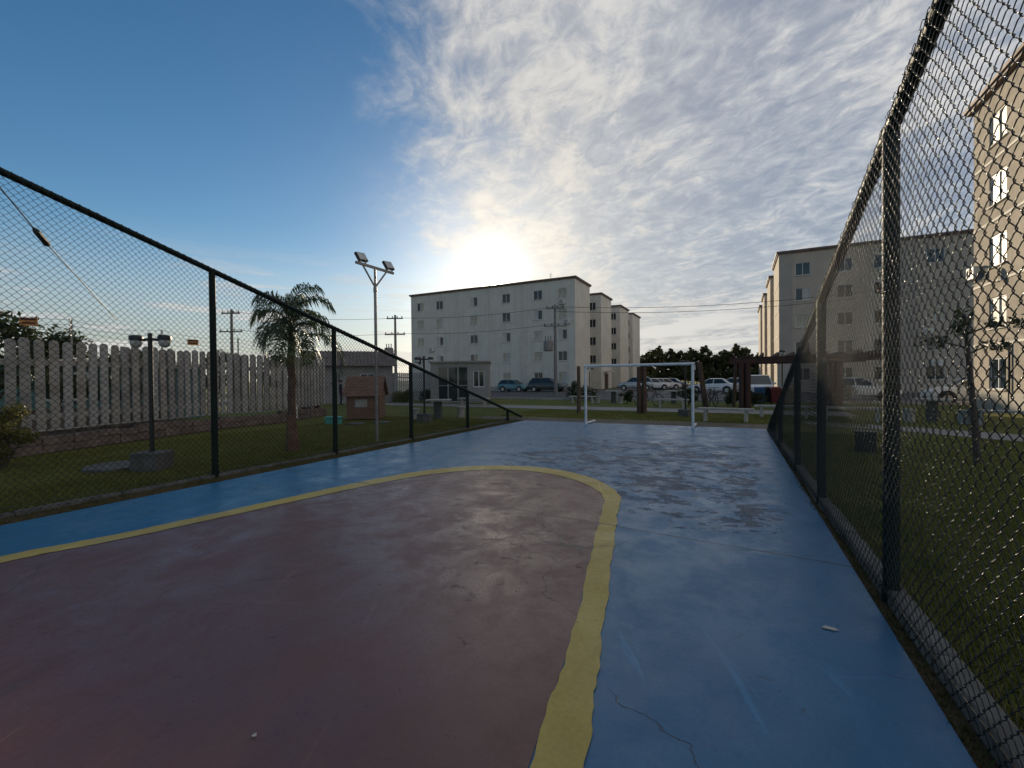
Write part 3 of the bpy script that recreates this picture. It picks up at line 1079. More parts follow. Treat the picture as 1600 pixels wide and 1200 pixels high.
# near right block
b3 = thing('apartment_building', 'rough tan plastered apartment block nearest the camera at the right edge', 'apartment block', (14.5, 21.5, 0))
w3 = [(c, z, 1.45, 1.35) for c in (26.7, 21.3, 17.2) for z in (1.55, 4.2, 6.88, 9.55, 12.15)]
block(b3, 'wall', 9.9, 19.0, 14.0, 28.9, M['tan'], lh=w3)
for c, z, w, h in w3:
    mt = ('glass', 'glass') if z < 2 else random.choice([('pale_pane', 'pale_pane'), ('pale_pane', 'curtain_glare'), ('pale_pane', 'pale_pane')])  # paler panes above the lowest row
    put_window(b3, 9.98, c, z, w, h, R(-90), mt)
coping(b3, 9.9, 19.0, 14.0, 28.9, o=0.3)
course(b3, 9.9, 14.05, 28.85, (2.85, 5.55, 8.2, 10.85), -1)
m = MB()
m.tube([(9.84, 25.6, 0.1), (9.84, 25.6, 2.75)], 0.04, 8)
m.tube([(9.84, 25.6, 2.72), (9.84, 27.0, 2.72)], 0.03, 8)
m.build('downpipe', M['black'], b3, smooth=True, world=True)
m = MB()
m.box(9.83, 14.0, GZ, 9.897, 28.9, 0.75)
m.build('plinth', M['concrete'], b3, world=True)


def ac_unit(x, y, z, rotz, label):
    t = thing('air_conditioner', label, 'air conditioner', (x, y, z), rotz, 'air conditioners on the apartment walls')
    m = MB()
    m.cbox(-0.38, -0.30, 0.0, 0.38, -0.02, 0.54, 0.02)
    m.build('casing', M['ac'], t)
    m = MB()
    for k in range(3):
        r = 0.20 - 0.06 * k
        m.tube([(-0.10 + r * math.cos(a * math.pi / 8), -0.305, 0.27 + r * math.sin(a * math.pi / 8)) for a in range(17)], 0.012, 5, caps=False)
    m.build('fan_grille', M['black'], t)
    m = MB()
    m.box(-0.3, -0.3, -0.05, -0.26, 0.0, -0.005)
    m.box(0.26, -0.3, -0.05, 0.3, 0.0, -0.005)
    m.build('bracket', M['steel'], t)
    return t


ac_unit(-19.5, 52.57, 10.75, 0, 'white air conditioner under the top right window of the block under the sun')
ac_unit(-18.9, 52.57, 8.3, 0, 'white air conditioner beside the fourth floor window at that block corner under the sun')
ac_unit(-18.9, 52.57, 0.45, 0, 'white air conditioner low at the corner of the block under the sun')
ac_unit(-39.4, 52.57, 5.6, 0, 'white air conditioner on the left half of the block under the sun')
ac_unit(15.6, 52.66, 2.35, 0, 'white air conditioner between the two lowest windows of the grey block')
ac_unit(15.0, 52.66, 5.15, 0, 'white air conditioner under the curtained window of the grey block')
ac_unit(9.87, 28.35, 5.95, R(-90), 'white air conditioner at the far corner of the tan block')
d = thing('satellite_dish', 'dark round satellite dish under a window of the tan block', 'satellite dish', (9.86, 26.9, 5.75))
m = MB()
prof = [(0.02, 0.0), (0.15, 0.02), (0.27, 0.07), (0.34, 0.12), (0.33, 0.13), (0.15, 0.04), (0.02, 0.02)]
m.lathe(prof, 20)
rot = Matrix.Rotation(R(-70), 3, 'Y') @ Matrix.Rotation(R(12), 3, 'X')
m.v = [tuple(rot @ Vector(p) + Vector((-0.28, 0, 0.05))) for p in m.v]
m.build('dish', M['concrete_dark'], d, smooth=True)
m = MB()
m.tube([(0.03, 0, -0.2), (-0.16, 0, -0.2), (-0.28, 0, 0.05)], 0.02, 6)
m.tube([(-0.30, 0, -0.2), (-0.62, 0, 0.06)], 0.012, 6)
m.build('arm', M['steel'], d, smooth=True)
an = MB()
an.tube([(-22.4, 56, 13.9), (-22.4, 56, 15.6)], 0.03, 5)
an.tube([(-22.7, 56, 15.2), (-22.1, 56, 15.2)], 0.015, 5)
an.tube([(-22.6, 56, 15.4), (-22.2, 56, 15.4)], 0.015, 5)
tag(an.build('antenna', M['steel'], loc=(-22.4, 56, 13.9)), 'thin mast antenna on the roof of the block under the sun', 'antenna')


# ------------------------------------------------------------------ trees and shrubs
def leaf_cloud(centers, radii, per, size, seed, squash=0.8):
    """leaf sized quads gathered in clumps"""
    g = np.random.default_rng(seed)
    V = []
    for c, r in zip(centers, radii):
        n = per
        d = g.normal(size=(n, 3))
        d /= np.linalg.norm(d, axis=1)[:, None]
        p = np.array(c) + d * (r * g.uniform(0.25, 1.0, n) ** 0.5)[:, None] * np.array([1, 1, squash])
        t = g.normal(size=(n, 3))
        t /= np.linalg.norm(t, axis=1)[:, None]
        b = np.cross(t, d + 0.3 * g.normal(size=(n, 3)))
        b /= np.linalg.norm(b, axis=1)[:, None] + 1e-9
        s = size * g.uniform(0.6, 1.4, n)[:, None]
        V.append(np.stack([p - t * s, p + b * s * 0.45, p + t * s, p - b * s * 0.45], 1).reshape(-1, 3))
    V = np.concatenate(V)
    return V, np.arange(len(V)).reshape(-1, 4)


def make_tree(h, cr, seed, mat, nclump=26, per=130, size=0.16, zlow=0.35, rk=1.0):
    g = random.Random(seed)
    trunk = MB()
    tw = [(0, 0, 0)]
    for k in range(1, 6):
        tw.append((g.uniform(-.05, .05) * h * 0.4, g.uniform(-.05, .05) * h * 0.4, h * 0.62 * k / 5))
    r0 = h * 0.022 + 0.03
    trunk.tube(tw, [r0 * (1 - 0.13 * k) for k in range(6)], 7)
    cs, rs = [], []
    for k in range(nclump):
        a = g.uniform(0, 2 * math.pi)
        zz = g.uniform(zlow, 0.96)
        prof = math.sin(math.pi * min(1, max(0.1, (zz - zlow + 0.18) / (1.12 - zlow)))) ** 0.7
        rr = cr * prof * math.sqrt(g.uniform(0.1, 1.0))
        c = (rr * math.cos(a), rr * math.sin(a), h * zz)
        cs.append(c)
        rs.append(cr * rk * g.uniform(0.22, 0.40))
        if rk < 1 and k % 3 == 1:
            cs.append((c[0] * 1.22, c[1] * 1.22, c[2] + g.uniform(0.2, 0.9)))
            rs.append(cr * rk * g.uniform(0.10, 0.2))
        if k % 3 == 0:
            s = tw[2 + k % 4]
            mid = ((s[0] + c[0]) / 2, (s[1] + c[1]) / 2, (s[2] + c[2]) / 2 - 0.03 * h)
            trunk.tube([s, mid, c], [r0 * 0.45, r0 * 0.3, r0 * 0.1], 5)
    tm = trunk.build('trunk', M['bark'], smooth=True)
    V, F = leaf_cloud(cs, rs, per, size, seed)
    return tm.data, np_mesh('crown', V, F, mat), tm


def place_tree(data, loc, label, cat='tree', name='tree', group=None, rotz=0, scale=1.0, sz=None):
    t = thing(name, label, cat, loc, rotz, group)
    t.scale = (scale, scale, sz or scale)
    link('trunk', data[0], t)
    link('crown', data[1], t)
    return t


far = [make_tree(8.3, 3.8, 11 + k, M['leaf_far'], 95, 75, 0.22, 0.12, 0.48) for k in range(3)]
for q in far:
    bpy.data.objects.remove(q[2])
cnt = 0
xs = [-26, -22.5, -19.5, -16.8, -14.2, -11.6, -9.0, -6.2, -3.4, -0.8, 1.8, 4.6, 8.0]
for k, x in enumerate(xs):
    place_tree(far[k % 3], (x + random.uniform(-.8, .8), 107 + random.uniform(-2.5, 4), GZ), 'dark bushy tree in the row closing the gap between the two blocks', group='trees beyond the car park', rotz=random.uniform(0, 6), scale=random.uniform(0.86, 1.05))
V, F = leaf_cloud([(x, 104 + random.uniform(-1, 1), random.uniform(0.8, 2.6)) for x in np.arange(-18, 4, 0.8)], [1.7] * 60, 110, 0.3, 5)
o = bpy.data.objects.new('undergrowth', np_mesh('undergrowth', V, F, M['leaf_dark']))
COL.objects.link(o)
tag(o, 'dense dark undergrowth beneath the far row of trees', 'undergrowth', None, 'stuff')
med = [make_tree(5.2, 2.6, 31 + k, M['leaf_dark'], 24, 130, 0.17, 0.2) for k in range(2)]
for q in med:
    bpy.data.objects.remove(q[2])
for k, (x, y, s) in enumerate([(-60, 26, .95), (-57, 33, 1.0), (-53, 38, .9), (-49, 43, 1.0), (-62, 19, 1.0), (-63, 10, 1.1), (-66, 14, .9), (-56, 22, .8)]):
    place_tree(med[k % 2], (x, y, GZ), 'distant dark tree showing its top above the board fence', group='distant trees behind the board fence', rotz=k * 1.3, scale=s)
lt = make_tree(3.5, 1.5, 77, M['leaf_dark'], 20, 120, 0.085, 0.45)
bpy.data.objects.remove(lt[2])
place_tree(lt, (-17.9, 4.35, GZ), 'feathery dark tree behind the board fence at the left picture edge', rotz=0.6)
place_tree(lt, (-17.2, 5.6, GZ), 'small dark bushy tree behind the fence, below the orange warning sign', rotz=2.2, scale=0.84)
place_tree(lt, (-18.6, 7.6, GZ), 'low dark tree between the board fence and the teal house', rotz=4.2, scale=0.72)


def shrub(name, loc, r, h, mat, label, cat='shrub', n=14, per=110, size=0.05, seed=1, mat2=None, group=None):
    g = random.Random(seed)
    t = thing(name, label, cat, loc, 0, group)
    cs, rs = [], []
    for k in range(n):
        a, q = g.uniform(0, 6.28), math.sqrt(g.random()) * r * 0.75
        cs.append((q * math.cos(a), q * math.sin(a), g.uniform(0.2, 0.8) * h))
        rs.append(r * g.uniform(0.3, 0.5))
    V, F = leaf_cloud(cs, rs, per, size, seed)
    link('foliage', np_mesh('foliage', V, F, mat), t)
    if mat2:
        V, F = leaf_cloud(cs, [q * 1.08 for q in rs], per // 3, size, seed + 1)
        link('blossom', np_mesh('blossom', V, F, mat2), t)
    m = MB()
    for k in range(5):
        c = cs[k]
        m.tube([(0, 0, 0), (c[0] * .5, c[1] * .5, c[2] * .6), c], [0.02, 0.012, 0.005], 5)
    m.build('stem', M['bark'], t)
    return t


shrub('bush', (-11.75, 3.05, GZ), 0.5, 1.3, M['leaf_yellow'], 'yellow green bush in front of the board fence at the left picture edge', 'bush', 18, 260, 0.03, 3)
shrub('red_shrub', (-17.2, 13.7, GZ), 0.55, 1.15, M['leaf_red'], 'dark red leaved shrub just right of the palm trunk', seed=8)
shrub('hedge', (-21.0, 24.6, GZ), 0.9, 0.9, M['leaf_yellow'], 'low yellow green shrub beside the low tiled house', seed=9, size=0.06)
shrub('hedge', (-19.2, 25.4, GZ), 0.9, 1.0, M['leaf_dark'], 'low shrub in front of the pale picket screen', seed=10, size=0.06)
shrub('flowering_shrub', (-9.3, 29.6, GZ), 0.75, 1.3, M['leaf_dark'], 'pale flowering shrub seen through the left half of the goal', mat2=M['flower'], seed=12, size=0.06)
shrub('flowering_shrub', (-10.4, 30.2, GZ), 0.55, 1.55, M['leaf_dark'], 'taller pale blossoming shrub beside the left goal post', mat2=M['flower'], seed=13, size=0.06)
shrub('round_bush', (-6.1, 27.4, GZ), 0.5, 0.85, M['leaf_dark'], 'round dark bush left of the twin brown posts', seed=14, size=0.05)
shrub('round_bush', (-2.55, 27.0, GZ), 0.62, 1.15, M['leaf_dark'], 'dark bush just right of the right goal post', seed=15, size=0.05)
shrub('round_bush', (-0.35, 27.4, GZ), 0.5, 0.9, M['leaf_dark'], 'dark bush behind the pergola posts', seed=16, size=0.05)
shrub('round_bush', (0.75, 27.6, GZ), 0.55, 0.85, M['leaf_dark'], 'dark bush between pergola and blue bin', seed=17, size=0.05)
shrub('hedge', (5.6, 33.2, GZ), 0.8, 1.1, M['leaf_dark'], 'dark hedge plant at the car park edge behind the right wire fence', seed=18, size=0.06)


def palm(loc):
    t = thing('palm_tree', 'young feathery palm with drooping fronds outside the left wire fence', 'palm tree', loc)
    m = MB()
    pts, rs = [], []
    for k in range(13):
        z = 2.05 * k / 12
        pts.append((0.02 * math.sin(k), 0.02 * math.cos(k * 1.3), z))
        rs.append((0.145 - 0.065 * min(1, k / 5)) * (1.06 if k % 2 else 0.97))
    m.tube(pts, rs, 12)
    m.build('trunk', M['palmbark'], t, smooth=True)
    m = MB()
    m.tube([(0, 0, 2.04), (0.01, 0.01, 2.5), (0.0, 0.0, 3.0)], [0.085, 0.07, 0.03], 10)
    m.build('crownshaft', M['leaf_palm'], t, smooth=True)
    g = random.Random(5)
    N = 20
    for i in range(N):
        az = i * 2.399 + g.uniform(-.2, .2)
        lev = i / (N - 1)
        el = R(86 - 46 * lev)
        L = 0.92 + 0.34 * g.random()
        if i == 16:
            az, el, L = R(62), R(34), 2.0
        fr = MB()
        p = Vector((0.03 * math.cos(az), 0.03 * math.sin(az), 3.02 - 0.70 * lev))
        path = [p.copy()]
        e = el
        for s in range(12):
            dvec = Vector((math.cos(az) * math.cos(e), math.sin(az) * math.cos(e), math.sin(e)))
            p = p + dvec * L / 12
            path.append(p.copy())
            e -= R(11.0 + 5 * lev)
        fr.tube(path, [0.016 * (1 - 0.8 * k / 12) for k in range(13)], 5)
        side = Vector((-math.sin(az), math.cos(az), 0))
        for s in range(2, 50):
            q = s / 50 * 12
            k = min(11, int(q))
            b = path[k].lerp(path[k + 1], q - k)
            d = (path[k + 1] - path[k]).normalized()
            ll = 0.40 * math.sin(math.pi * min(0.97, 0.12 + 0.83 * s / 50)) + 0.05
            for sg in (-1, 1):
                out = (side * sg * g.uniform(0.55, 0.95) + d * g.uniform(0.4, 0.8) + Vector((0, 0, g.uniform(-.1, .35)))).normalized()
                mid = b + out * ll * 0.5
                tip = b + out * ll * 0.85 + Vector((0, 0, -ll * g.uniform(0.45, 0.75)))
                w = d * 0.0125
                fr.add([b - w * 0.5, b + w * 0.5, mid + w, mid - w, tip], [(0, 1, 2, 3), (3, 2, 4)])
        fr.build('frond', M['leaf_palm'], t)
    return t


palm((-8.75, 6.60, GZ))

# ------------------------------------------------------------------ board fence on the left
FP = [(-12.6, 0.6), (-13.39, 3.46), (-14.15, 5.65), (-15.29, 9.02), (-15.36, 11.45), (-16.6, 14.2)]
pf = thing('board_fence', 'tall grey fence of wide pale boards with a stone footing', 'board fence', (-14.2, 6.0, 0))
bd = MB()
bw, bh = 0.172, 2.0
c = 0.048
bd.prism([(-bw / 2, 0), (bw / 2, 0), (bw / 2, bh - c), (bw / 2 - c, bh), (-bw / 2 + c, bh), (-bw / 2, bh - c)], 1, -0.02, 0.02)
bmes = []
for tone in ('picket', 'picket_b', 'picket_c'):
    bo = bd.build('board', M[tone])
    bmes.append(bo.data)
    bpy.data.objects.remove(bo)
L0 = pf.location
stone_m = random.Random(4)
carry = 0.13
for i in range(len(FP) - 1):
    a, b = Vector((*FP[i], 0)), Vector((*FP[i + 1], 0))
    Ls = (b - a).length
    u = (b - a) / Ls
    ang = math.atan2(u.y, u.x)
    nrm = Vector((u.y, -u.x, 0))
    step = 0.268
    k = 0
    s = carry
    while s < Ls:
        p = a + u * s + nrm * 0.055
        o = link('board', random.choice(bmes), pf, (p.x - L0.x, p.y - L0.y, 0.46 + random.uniform(-.03, .022)), ang + random.uniform(-.03, .03))
        o.rotation_euler = (random.uniform(-.010, .010), random.uniform(-.012, .012), o.rotation_euler[2])
        if i >= 2:
            p = a + u * (s + step / 2) - nrm * 0.055
            if s + step / 2 < Ls - 0.03:
                link('board', random.choice(bmes), pf, (p.x - L0.x, p.y - L0.y, 0.44 + random.uniform(-.012, .012)), ang)
        s += step
        k += 1
    carry = max(0.02, s - Ls)
    for z in (0.78, 1.96):
        m = MB()
        m.obox(a + Vector((0, 0, z)), b + Vector((0, 0, z)), 0.066, 0.12)
        m.build('rail', M['picket'], pf, world=True)
    m = MB()
    s = 0.0
    while s < Ls:
        w = min(stone_m.uniform(0.35, 0.8), Ls - s)
        z0 = 0.0
        for hgt in (stone_m.uniform(0.16, 0.24), stone_m.uniform(0.14, 0.22)):
            p0 = a + u * (s + 0.008) + Vector((0, 0, z0 + hgt / 2 - 0.02))
            p1 = a + u * (s + w - 0.008) + Vector((0, 0, z0 + hgt / 2 - 0.02))
            st = MB()
            m.obox(p0 + nrm * stone_m.uniform(-.02, .03), p1 + nrm * stone_m.uniform(-.02, .03), 0.22, hgt - 0.012)
            z0 += hgt
        s += w
    m.build('footing', M['stone'], pf, world=True)
m = MB()
pts = []
for i, (x, y) in enumerate(FP[1:5]):
    pts.append((x + 0.13, y - 0.05, 0.47 + 0.01 * (i % 2)))
pts.insert(3, (-15.22, 10.6, 0.42))
m.tube(pts, 0.016, 7)
for p in pts[:3]:
    m.tube([(p[0], p[1], p[2]), (p[0], p[1], p[2] - 0.2)], 0.012, 6)
m.build('conduit', M['steel'], pf, smooth=True, world=True)
m = MB()
m.box(-15.32, 11.35, 0.1, -15.05, 11.6, 0.62)
m.build('meter_box', M['trim'], pf, world=True)

ef = thing('electric_fence', 'thin security wires on steel rods above the board fence', 'electric fence', (-14.2, 6.0, 2.0))
tops = []
for (x, y) in ((-12.9, 1.2), (-13.85, 4.75), (-14.6, 6.95), (-15.35, 9.6), (-15.5, 11.4)):
    m = MB()
    m.obox((x - 0.1, y, 1.9), (x - 0.1, y, 3.02), 0.03, 0.03)
    r = m.build('rod', M['steel'], ef, world=True)
    m = MB()
    for k in range(4):
        m.tube([(x - 0.1 + 0.02, y - 0.02, 2.62 + 0.12 * k), (x - 0.02, y - 0.06, 2.62 + 0.12 * k)], 0.018, 6)
    m.build('insulator', M['black'], r, world=True)
    tops.append((x - 0.04, y - 0.05))
for k in range(4):
    m = MB()
    pts = []
    for i in range(len(tops) - 1):
        for s in range(4):
            t = s / 4
            sag = -0.10 * math.sin(math.pi * t)
            pts.append((tops[i][0] + (tops[i + 1][0] - tops[i][0]) * t, tops[i][1] + (tops[i + 1][1] - tops[i][1]) * t, 2.62 + 0.12 * k + sag))
    m.tube(pts, 0.005, 4)
    m.build('wire', M['black'], ef, world=True)


def hang_sign(p, rz, label):
    t = thing('warning_sign', label, 'warning sign', p, rz, 'warning signs on the security wires')
    m = MB()
    m.cbox(-0.14, -0.006, -0.085, 0.14, 0.006, 0.085, 0.004)
    m.build('plate', M['orange'], t)
    m = MB()
    m.box(-0.12, -0.009, 0.03, 0.12, -0.0062, 0.07)
    m.box(-0.10, -0.009, -0.05, 0.10, -0.0062, -0.01)
    m.build('printed_band', M['wood_dark'], t)
    return t


hang_sign((-13.64, 3.95, 2.84), R(60), 'orange warning plate on the security wires, above the dark bushy tree')
hang_sign((-14.86, 7.85, 2.72), R(70), 'small orange warning plate right of the nearest left fence post')


# ------------------------------------------------------------------ low buildings at the far left
hs = thing('teal_house', 'low teal painted house glimpsed through the gaps of the board fence', 'house', (-22.0, 9.0, 0))
m = MB()
m.box(-24.5, 5.2, GZ, -21.0, 11.5, 2.15)
m.build('wall', M['teal_wall'], hs, world=True)
m = MB()
m.prism([(-25.0, 2.15), (-20.6, 2.15), (-22.8, 2.45)], 1, 4.9, 11.9)
m.build('roof', M['tiles'], hs, world=True)
m = MB()
m.box(-20.995, 6.2, 0.9, -20.96, 7.6, 1.9)
w_ = m.build('window', M['frame'], hs, world=True)
m = MB()
m.box(-20.958, 6.28, 0.98, -20.95, 7.52, 1.82)
m.build('pane', M['glass'], w_, world=True)
bwl = MB()
for r_ in range(4):
    for q in range(14):
        y = 2.0 + q * 0.42 + (r_ % 2) * 0.2
        bwl.box(-16.9, y, GZ + r_ * 0.21, -16.7, y + 0.405, GZ + r_ * 0.21 + 0.2)
tag(bwl.build('block_wall', M['stone'], loc=(-16.8, 4.5, GZ)), 'low pinkish block wall behind the board fence', 'block wall')

lh = thing('low_house', 'low grey house with a tiled roof left of the playhouse', 'house', (-24, 22.6, 0), R(46.9))
m = MB()
facade(m, (-2.9, 0), (1, 0), 5.8, GZ, 2.55, [(-2.4 + 2.9, -1.6 + 2.9, 0.0, 2.1), (0.9, 0.9, 0, 0)][:1] + [(3.6, 4.6, 1.1, 2.0)], (0, -1))
m.add([(-2.9, 0, GZ), (-2.9, 4, GZ), (-2.9, 4, 2.55), (-2.9, 0, 2.55)], [(0, 1, 2, 3)])
m.add([(2.9, 0, GZ), (2.9, 4, GZ), (2.9, 4, 2.55), (2.9, 0, 2.55)], [(0, 1, 2, 3)])
m.add([(-2.9, 4, GZ), (2.9, 4, GZ), (2.9, 4, 2.55), (-2.9, 4, 2.55)], [(0, 1, 2, 3)])
m.build('wall', M['housewall'], lh)
m = MB()
nrow, ncol = 12, 26
for r_ in range(nrow):
    for q in range(ncol):
        x0 = -3.2 + q * 6.4 / ncol
        x1 = x0 + 6.4 / ncol - 0.02
        ya, yb = -0.4 + r_ * 0.22, -0.4 + (r_ + 1.25) * 0.22
        za, zb = 2.52 + r_ * 0.095, 2.52 + (r_ + 1.0) * 0.095
        m.add([(x0, ya, za + 0.05), ((x0 + x1) / 2, ya, za + 0.085), (x1, ya, za + 0.05), (x1, yb, zb + 0.02), ((x0 + x1) / 2, yb, zb + 0.055), (x0, yb, zb + 0.02), (x0, ya, za), (x1, ya, za)],
              [(0, 1, 4, 5), (1, 2, 3, 4), (6, 7, 2, 1, 0)])
m.add([(-3.2, -0.38, 2.5), (3.2, -0.38, 2.5), (3.2, 2.3, 3.66), (-3.2, 2.3, 3.66)], [(0, 1, 2, 3)])
m.add([(-3.2, 2.25, 3.66), (3.2, 2.25, 3.66), (3.2, 4.6, 2.5), (-3.2, 4.6, 2.5)], [(0, 1, 2, 3)])
o = m.build('roof_tile', M['tiles'], lh)
o['kind'] = 'stuff'
m = MB()
m.box(-2.42, -0.03, 0.0, -2.32, 0.05, 2.12)
m.box(-1.68, -0.03, 0.0, -1.58, 0.05, 2.12)
m.box(-2.32, -0.03, 2.02, -1.68, 0.05, 2.12)
df = m.build('door_frame', M['ochre'], lh)
m = MB()
m.box(-2.32, 0.03, 0.0, -1.68, 0.06, 2.02)
m.build('door', M['ochre'], df)
fr, sd, pd, hw = window_meshes(1.0, 0.9)
wo = link('window', fr, lh, (1.2, 0.08, 1.55))
for i in range(2):
    link('pane', pd, wo, (i * hw, 0.012 * i, 0))

# pale picket screen with gaps, in front of the guard lodge
ps = thing('picket_screen', 'pale picket screen with bright gaps between the low house and the glazed lodge', 'picket fence', (-20.6, 26.5, 0))
pk = MB()
pk.prism([(-0.06, 0), (0.06, 0), (0.06, 1.9), (0.03, 1.95), (-0.03, 1.95), (-0.06, 1.9)], 1, -0.015, 0.015)
po = pk.build('picket', M['picket'])
pme = po.data
bpy.data.objects.remove(po)
for k in range(26):
    link('picket', pme, ps, (-1.9 + 0.15 * k, -1.75 + 0.05 * k * 0.6, 0.1), R(12))
m = MB()
for z in (0.5, 1.7):
    m.obox((-2.0, -1.72, z), (2.0, -0.95, z), 0.04, 0.09)
m.build('rail', M['picket'], ps)

lod = thing('glazed_lodge', 'small pale lodge with tall dark glass doors below the left end of the sunlit block', 'lodge', (-17.3, 24.9, 0), R(28))
m = MB()
facade(m, (-1.25, 0), (1, 0), 3.9, GZ, 2.65, [(0.5, 2.5, 0.0, 2.4), (2.85, 3.6, 1.0, 2.1)], (0, -1))
m.add([(-1.25, 0, GZ), (-1.25, 3, GZ), (-1.25, 3, 2.65), (-1.25, 0, 2.65)], [(0, 1, 2, 3)])
m.add([(2.65, 0, GZ), (2.65, 3, GZ), (2.65, 3, 2.65), (2.65, 0, 2.65)], [(0, 1, 2, 3)])
m.add([(-1.25, 3, GZ), (2.65, 3, GZ), (2.65, 3, 2.65), (-1.25, 3, 2.65)], [(0, 1, 2, 3)])
m.build('wall', M['housewall'], lod)
m = MB()
m.box(-1.35, -0.15, 2.653, 2.75, 3.1, 2.76)
m.build('roof', M['housewall'], lod)
for k in range(3):
    m = MB()
    x0 = -0.75 + k * 0.6667
    x1 = x0 + 0.6667
    t_ = 0.045
    m.box(x0, 0.04, 0.0, x0 + t_, 0.10, 2.4)
    m.box(x1 - t_, 0.04, 0.0, x1 - 0.002, 0.10, 2.4)
    m.box(x0 + t_, 0.04, 2.34, x1 - t_, 0.10, 2.4)
    m.box(x0 + t_, 0.04, 0.0, x1 - t_, 0.10, 0.08)
    m.box(x0 + t_, 0.04, 1.1, x1 - t_, 0.10, 1.15)
    q = m.build('glass_door', M['steel'], lod)
    m = MB()
    m.box(x0 + t_, 0.065, 0.08, x1 - t_, 0.075, 1.1)
    m.box(x0 + t_, 0.065, 1.15, x1 - t_, 0.075, 2.34)
    m.build('pane', M['glass'], q)
fr, sd, pd, hw = window_meshes(0.75, 1.1)
wo = link('window', fr, lod, (1.975, 0.08, 1.55))
for i in range(2):
    link('pane', pd, wo, (i * hw, 0.012 * i, 0))

# ------------------------------------------------------------------ poles, lamps, wires
fl = thing('floodlight_pole', 'slim steel pole with a braced crossbar and two floodlights outside the left wire fence', 'floodlight pole', (-7.98, 8.37, GZ))
m = MB()
m.tube([(0, 0, 0), (0, 0, 3.75)], 0.036, 12)
m.tube([(0, 0, 3.70), (0, 0, 3.82)], 0.046, 12)
m.tube([(0, 0, 3.75), (0, 0, 4.30)], 0.030, 12)
m.build('pole', M['steel'], fl, smooth=True)
m = MB()
m.obox((0, -0.62, 4.30), (0, 0.66, 4.30), 0.045, 0.06)
m.build('crossbar', M['steel'], fl)
for sg in (-1, 1):
    m = MB()
    m.obox((0, 0, 3.82), (0, sg * 0.40, 4.28), 0.03, 0.03)
    m.build('brace', M['steel'], fl)
for yy, rz in ((-0.42, 0.2), (0.50, -0.2)):
    m = MB()
    m.cbox(-0.02, -0.155, 0.0, 0.05, 0.155, 0.23, 0.01)
    rt = Matrix.Rotation(R(-28), 3, 'Y') @ Matrix.Rotation(R(8), 3, 'X')
    m.v = [tuple(rt @ Vector(p) + Vector((0.03, yy, 4.355))) for p in m.v]
    q = m.build('floodlight', M['black'], fl)
    m = MB()
    m.box(0.0512, -0.13, 0.02, 0.055, 0.13, 0.21)
    m.v = [tuple(rt @ Vector(p) + Vector((0.03, yy, 4.355))) for p in m.v]
    m.build('lens', M['globe'], q)
    m = MB()
    m.obox((0, yy - 0.1, 4.325), (0.02, yy - 0.1, 4.44), 0.02, 0.03)
    m.obox((0, yy + 0.1, 4.325), (0.02, yy + 0.1, 4.44), 0.02, 0.03)
    m.build('bracket', M['steel'], q)


def lamp_post(loc, rz, label, h=2.4):
    t = thing('lamp_post', label, 'lamp post', loc, rz, 'low black garden lamp posts')
    m = MB()
    m.cbox(-0.24, -0.2, 0.0, 0.24, 0.2, 0.32, 0.015)
    q = m.build('base_block', M['concrete_dark'], t)
    m = MB()
    m.box(0.02, -0.207, 0.06, 0.17, -0.2005, 0.22)
    m.build('cover_plate', M['kerb'], q)
    m = MB()
    m.tube([(0, 0, 0.32), (0, 0, h)], 0.036, 10)
    m.build('pole', M['black'], t, smooth=True)
    for sg in (-1, 1):
        m = MB()
        m.tube([(0, 0, h - 0.10), (sg * 0.12, 0, h - 0.12), (sg * 0.16, 0, h - 0.11)], 0.024, 8)
        m.lathe([(0.02, 0.01), (0.085, 0.0), (0.105, -0.03), (0.105, -0.085), (0.09, -0.09)], 14, (sg * 0.25, 0, h - 0.04))
        a = m.build('lamp_head', M['black'], t, smooth=True)
        m = MB()
        m.lathe([(0.086, -0.091), (0.092, -0.13), (0.078, -0.18), (0.04, -0.21), (0.01, -0.215)], 14, (sg * 0.25, 0, h - 0.04))
        m.build('globe', M['globe'], a, smooth=True)
    return t


l1 = lamp_post((-9.22, 4.18, GZ), R(27), 'black double headed lamp post nearest the board fence at the left')
dup(l1, (-10.2, 13.1, GZ), R(20), 'black double headed lamp post beside the concrete table, left of the glazed lodge')
dup(l1, (-1.90, 18.8, GZ), R(75), 'black lamp post on a concrete block right behind the right goal post', scale=(1, 1, 0.93))
dup(l1, (-10.6, 34.5, GZ), R(25), 'black lamp post far behind the left half of the goal')
dup(l1, (2.4, 33.0, GZ), R(70), 'black lamp post right of the white van, above the pergola beam', scale=(1, 1, 1.35))

mh = MB()
mh.lathe([(0.48, 0.0), (0.48, 0.05), (0.45, 0.065), (0.1, 0.067), (0.01, 0.067)], 24)
mh.v = [(x - 10.0, y + 4.0, z + GZ) for x, y, z in mh.v]
tag(mh.build('manhole_cover', M['concrete_dark'], loc=(-10.0, 4.0, GZ)), 'round concrete manhole slab in the grass beside the left lamp post', 'manhole cover')


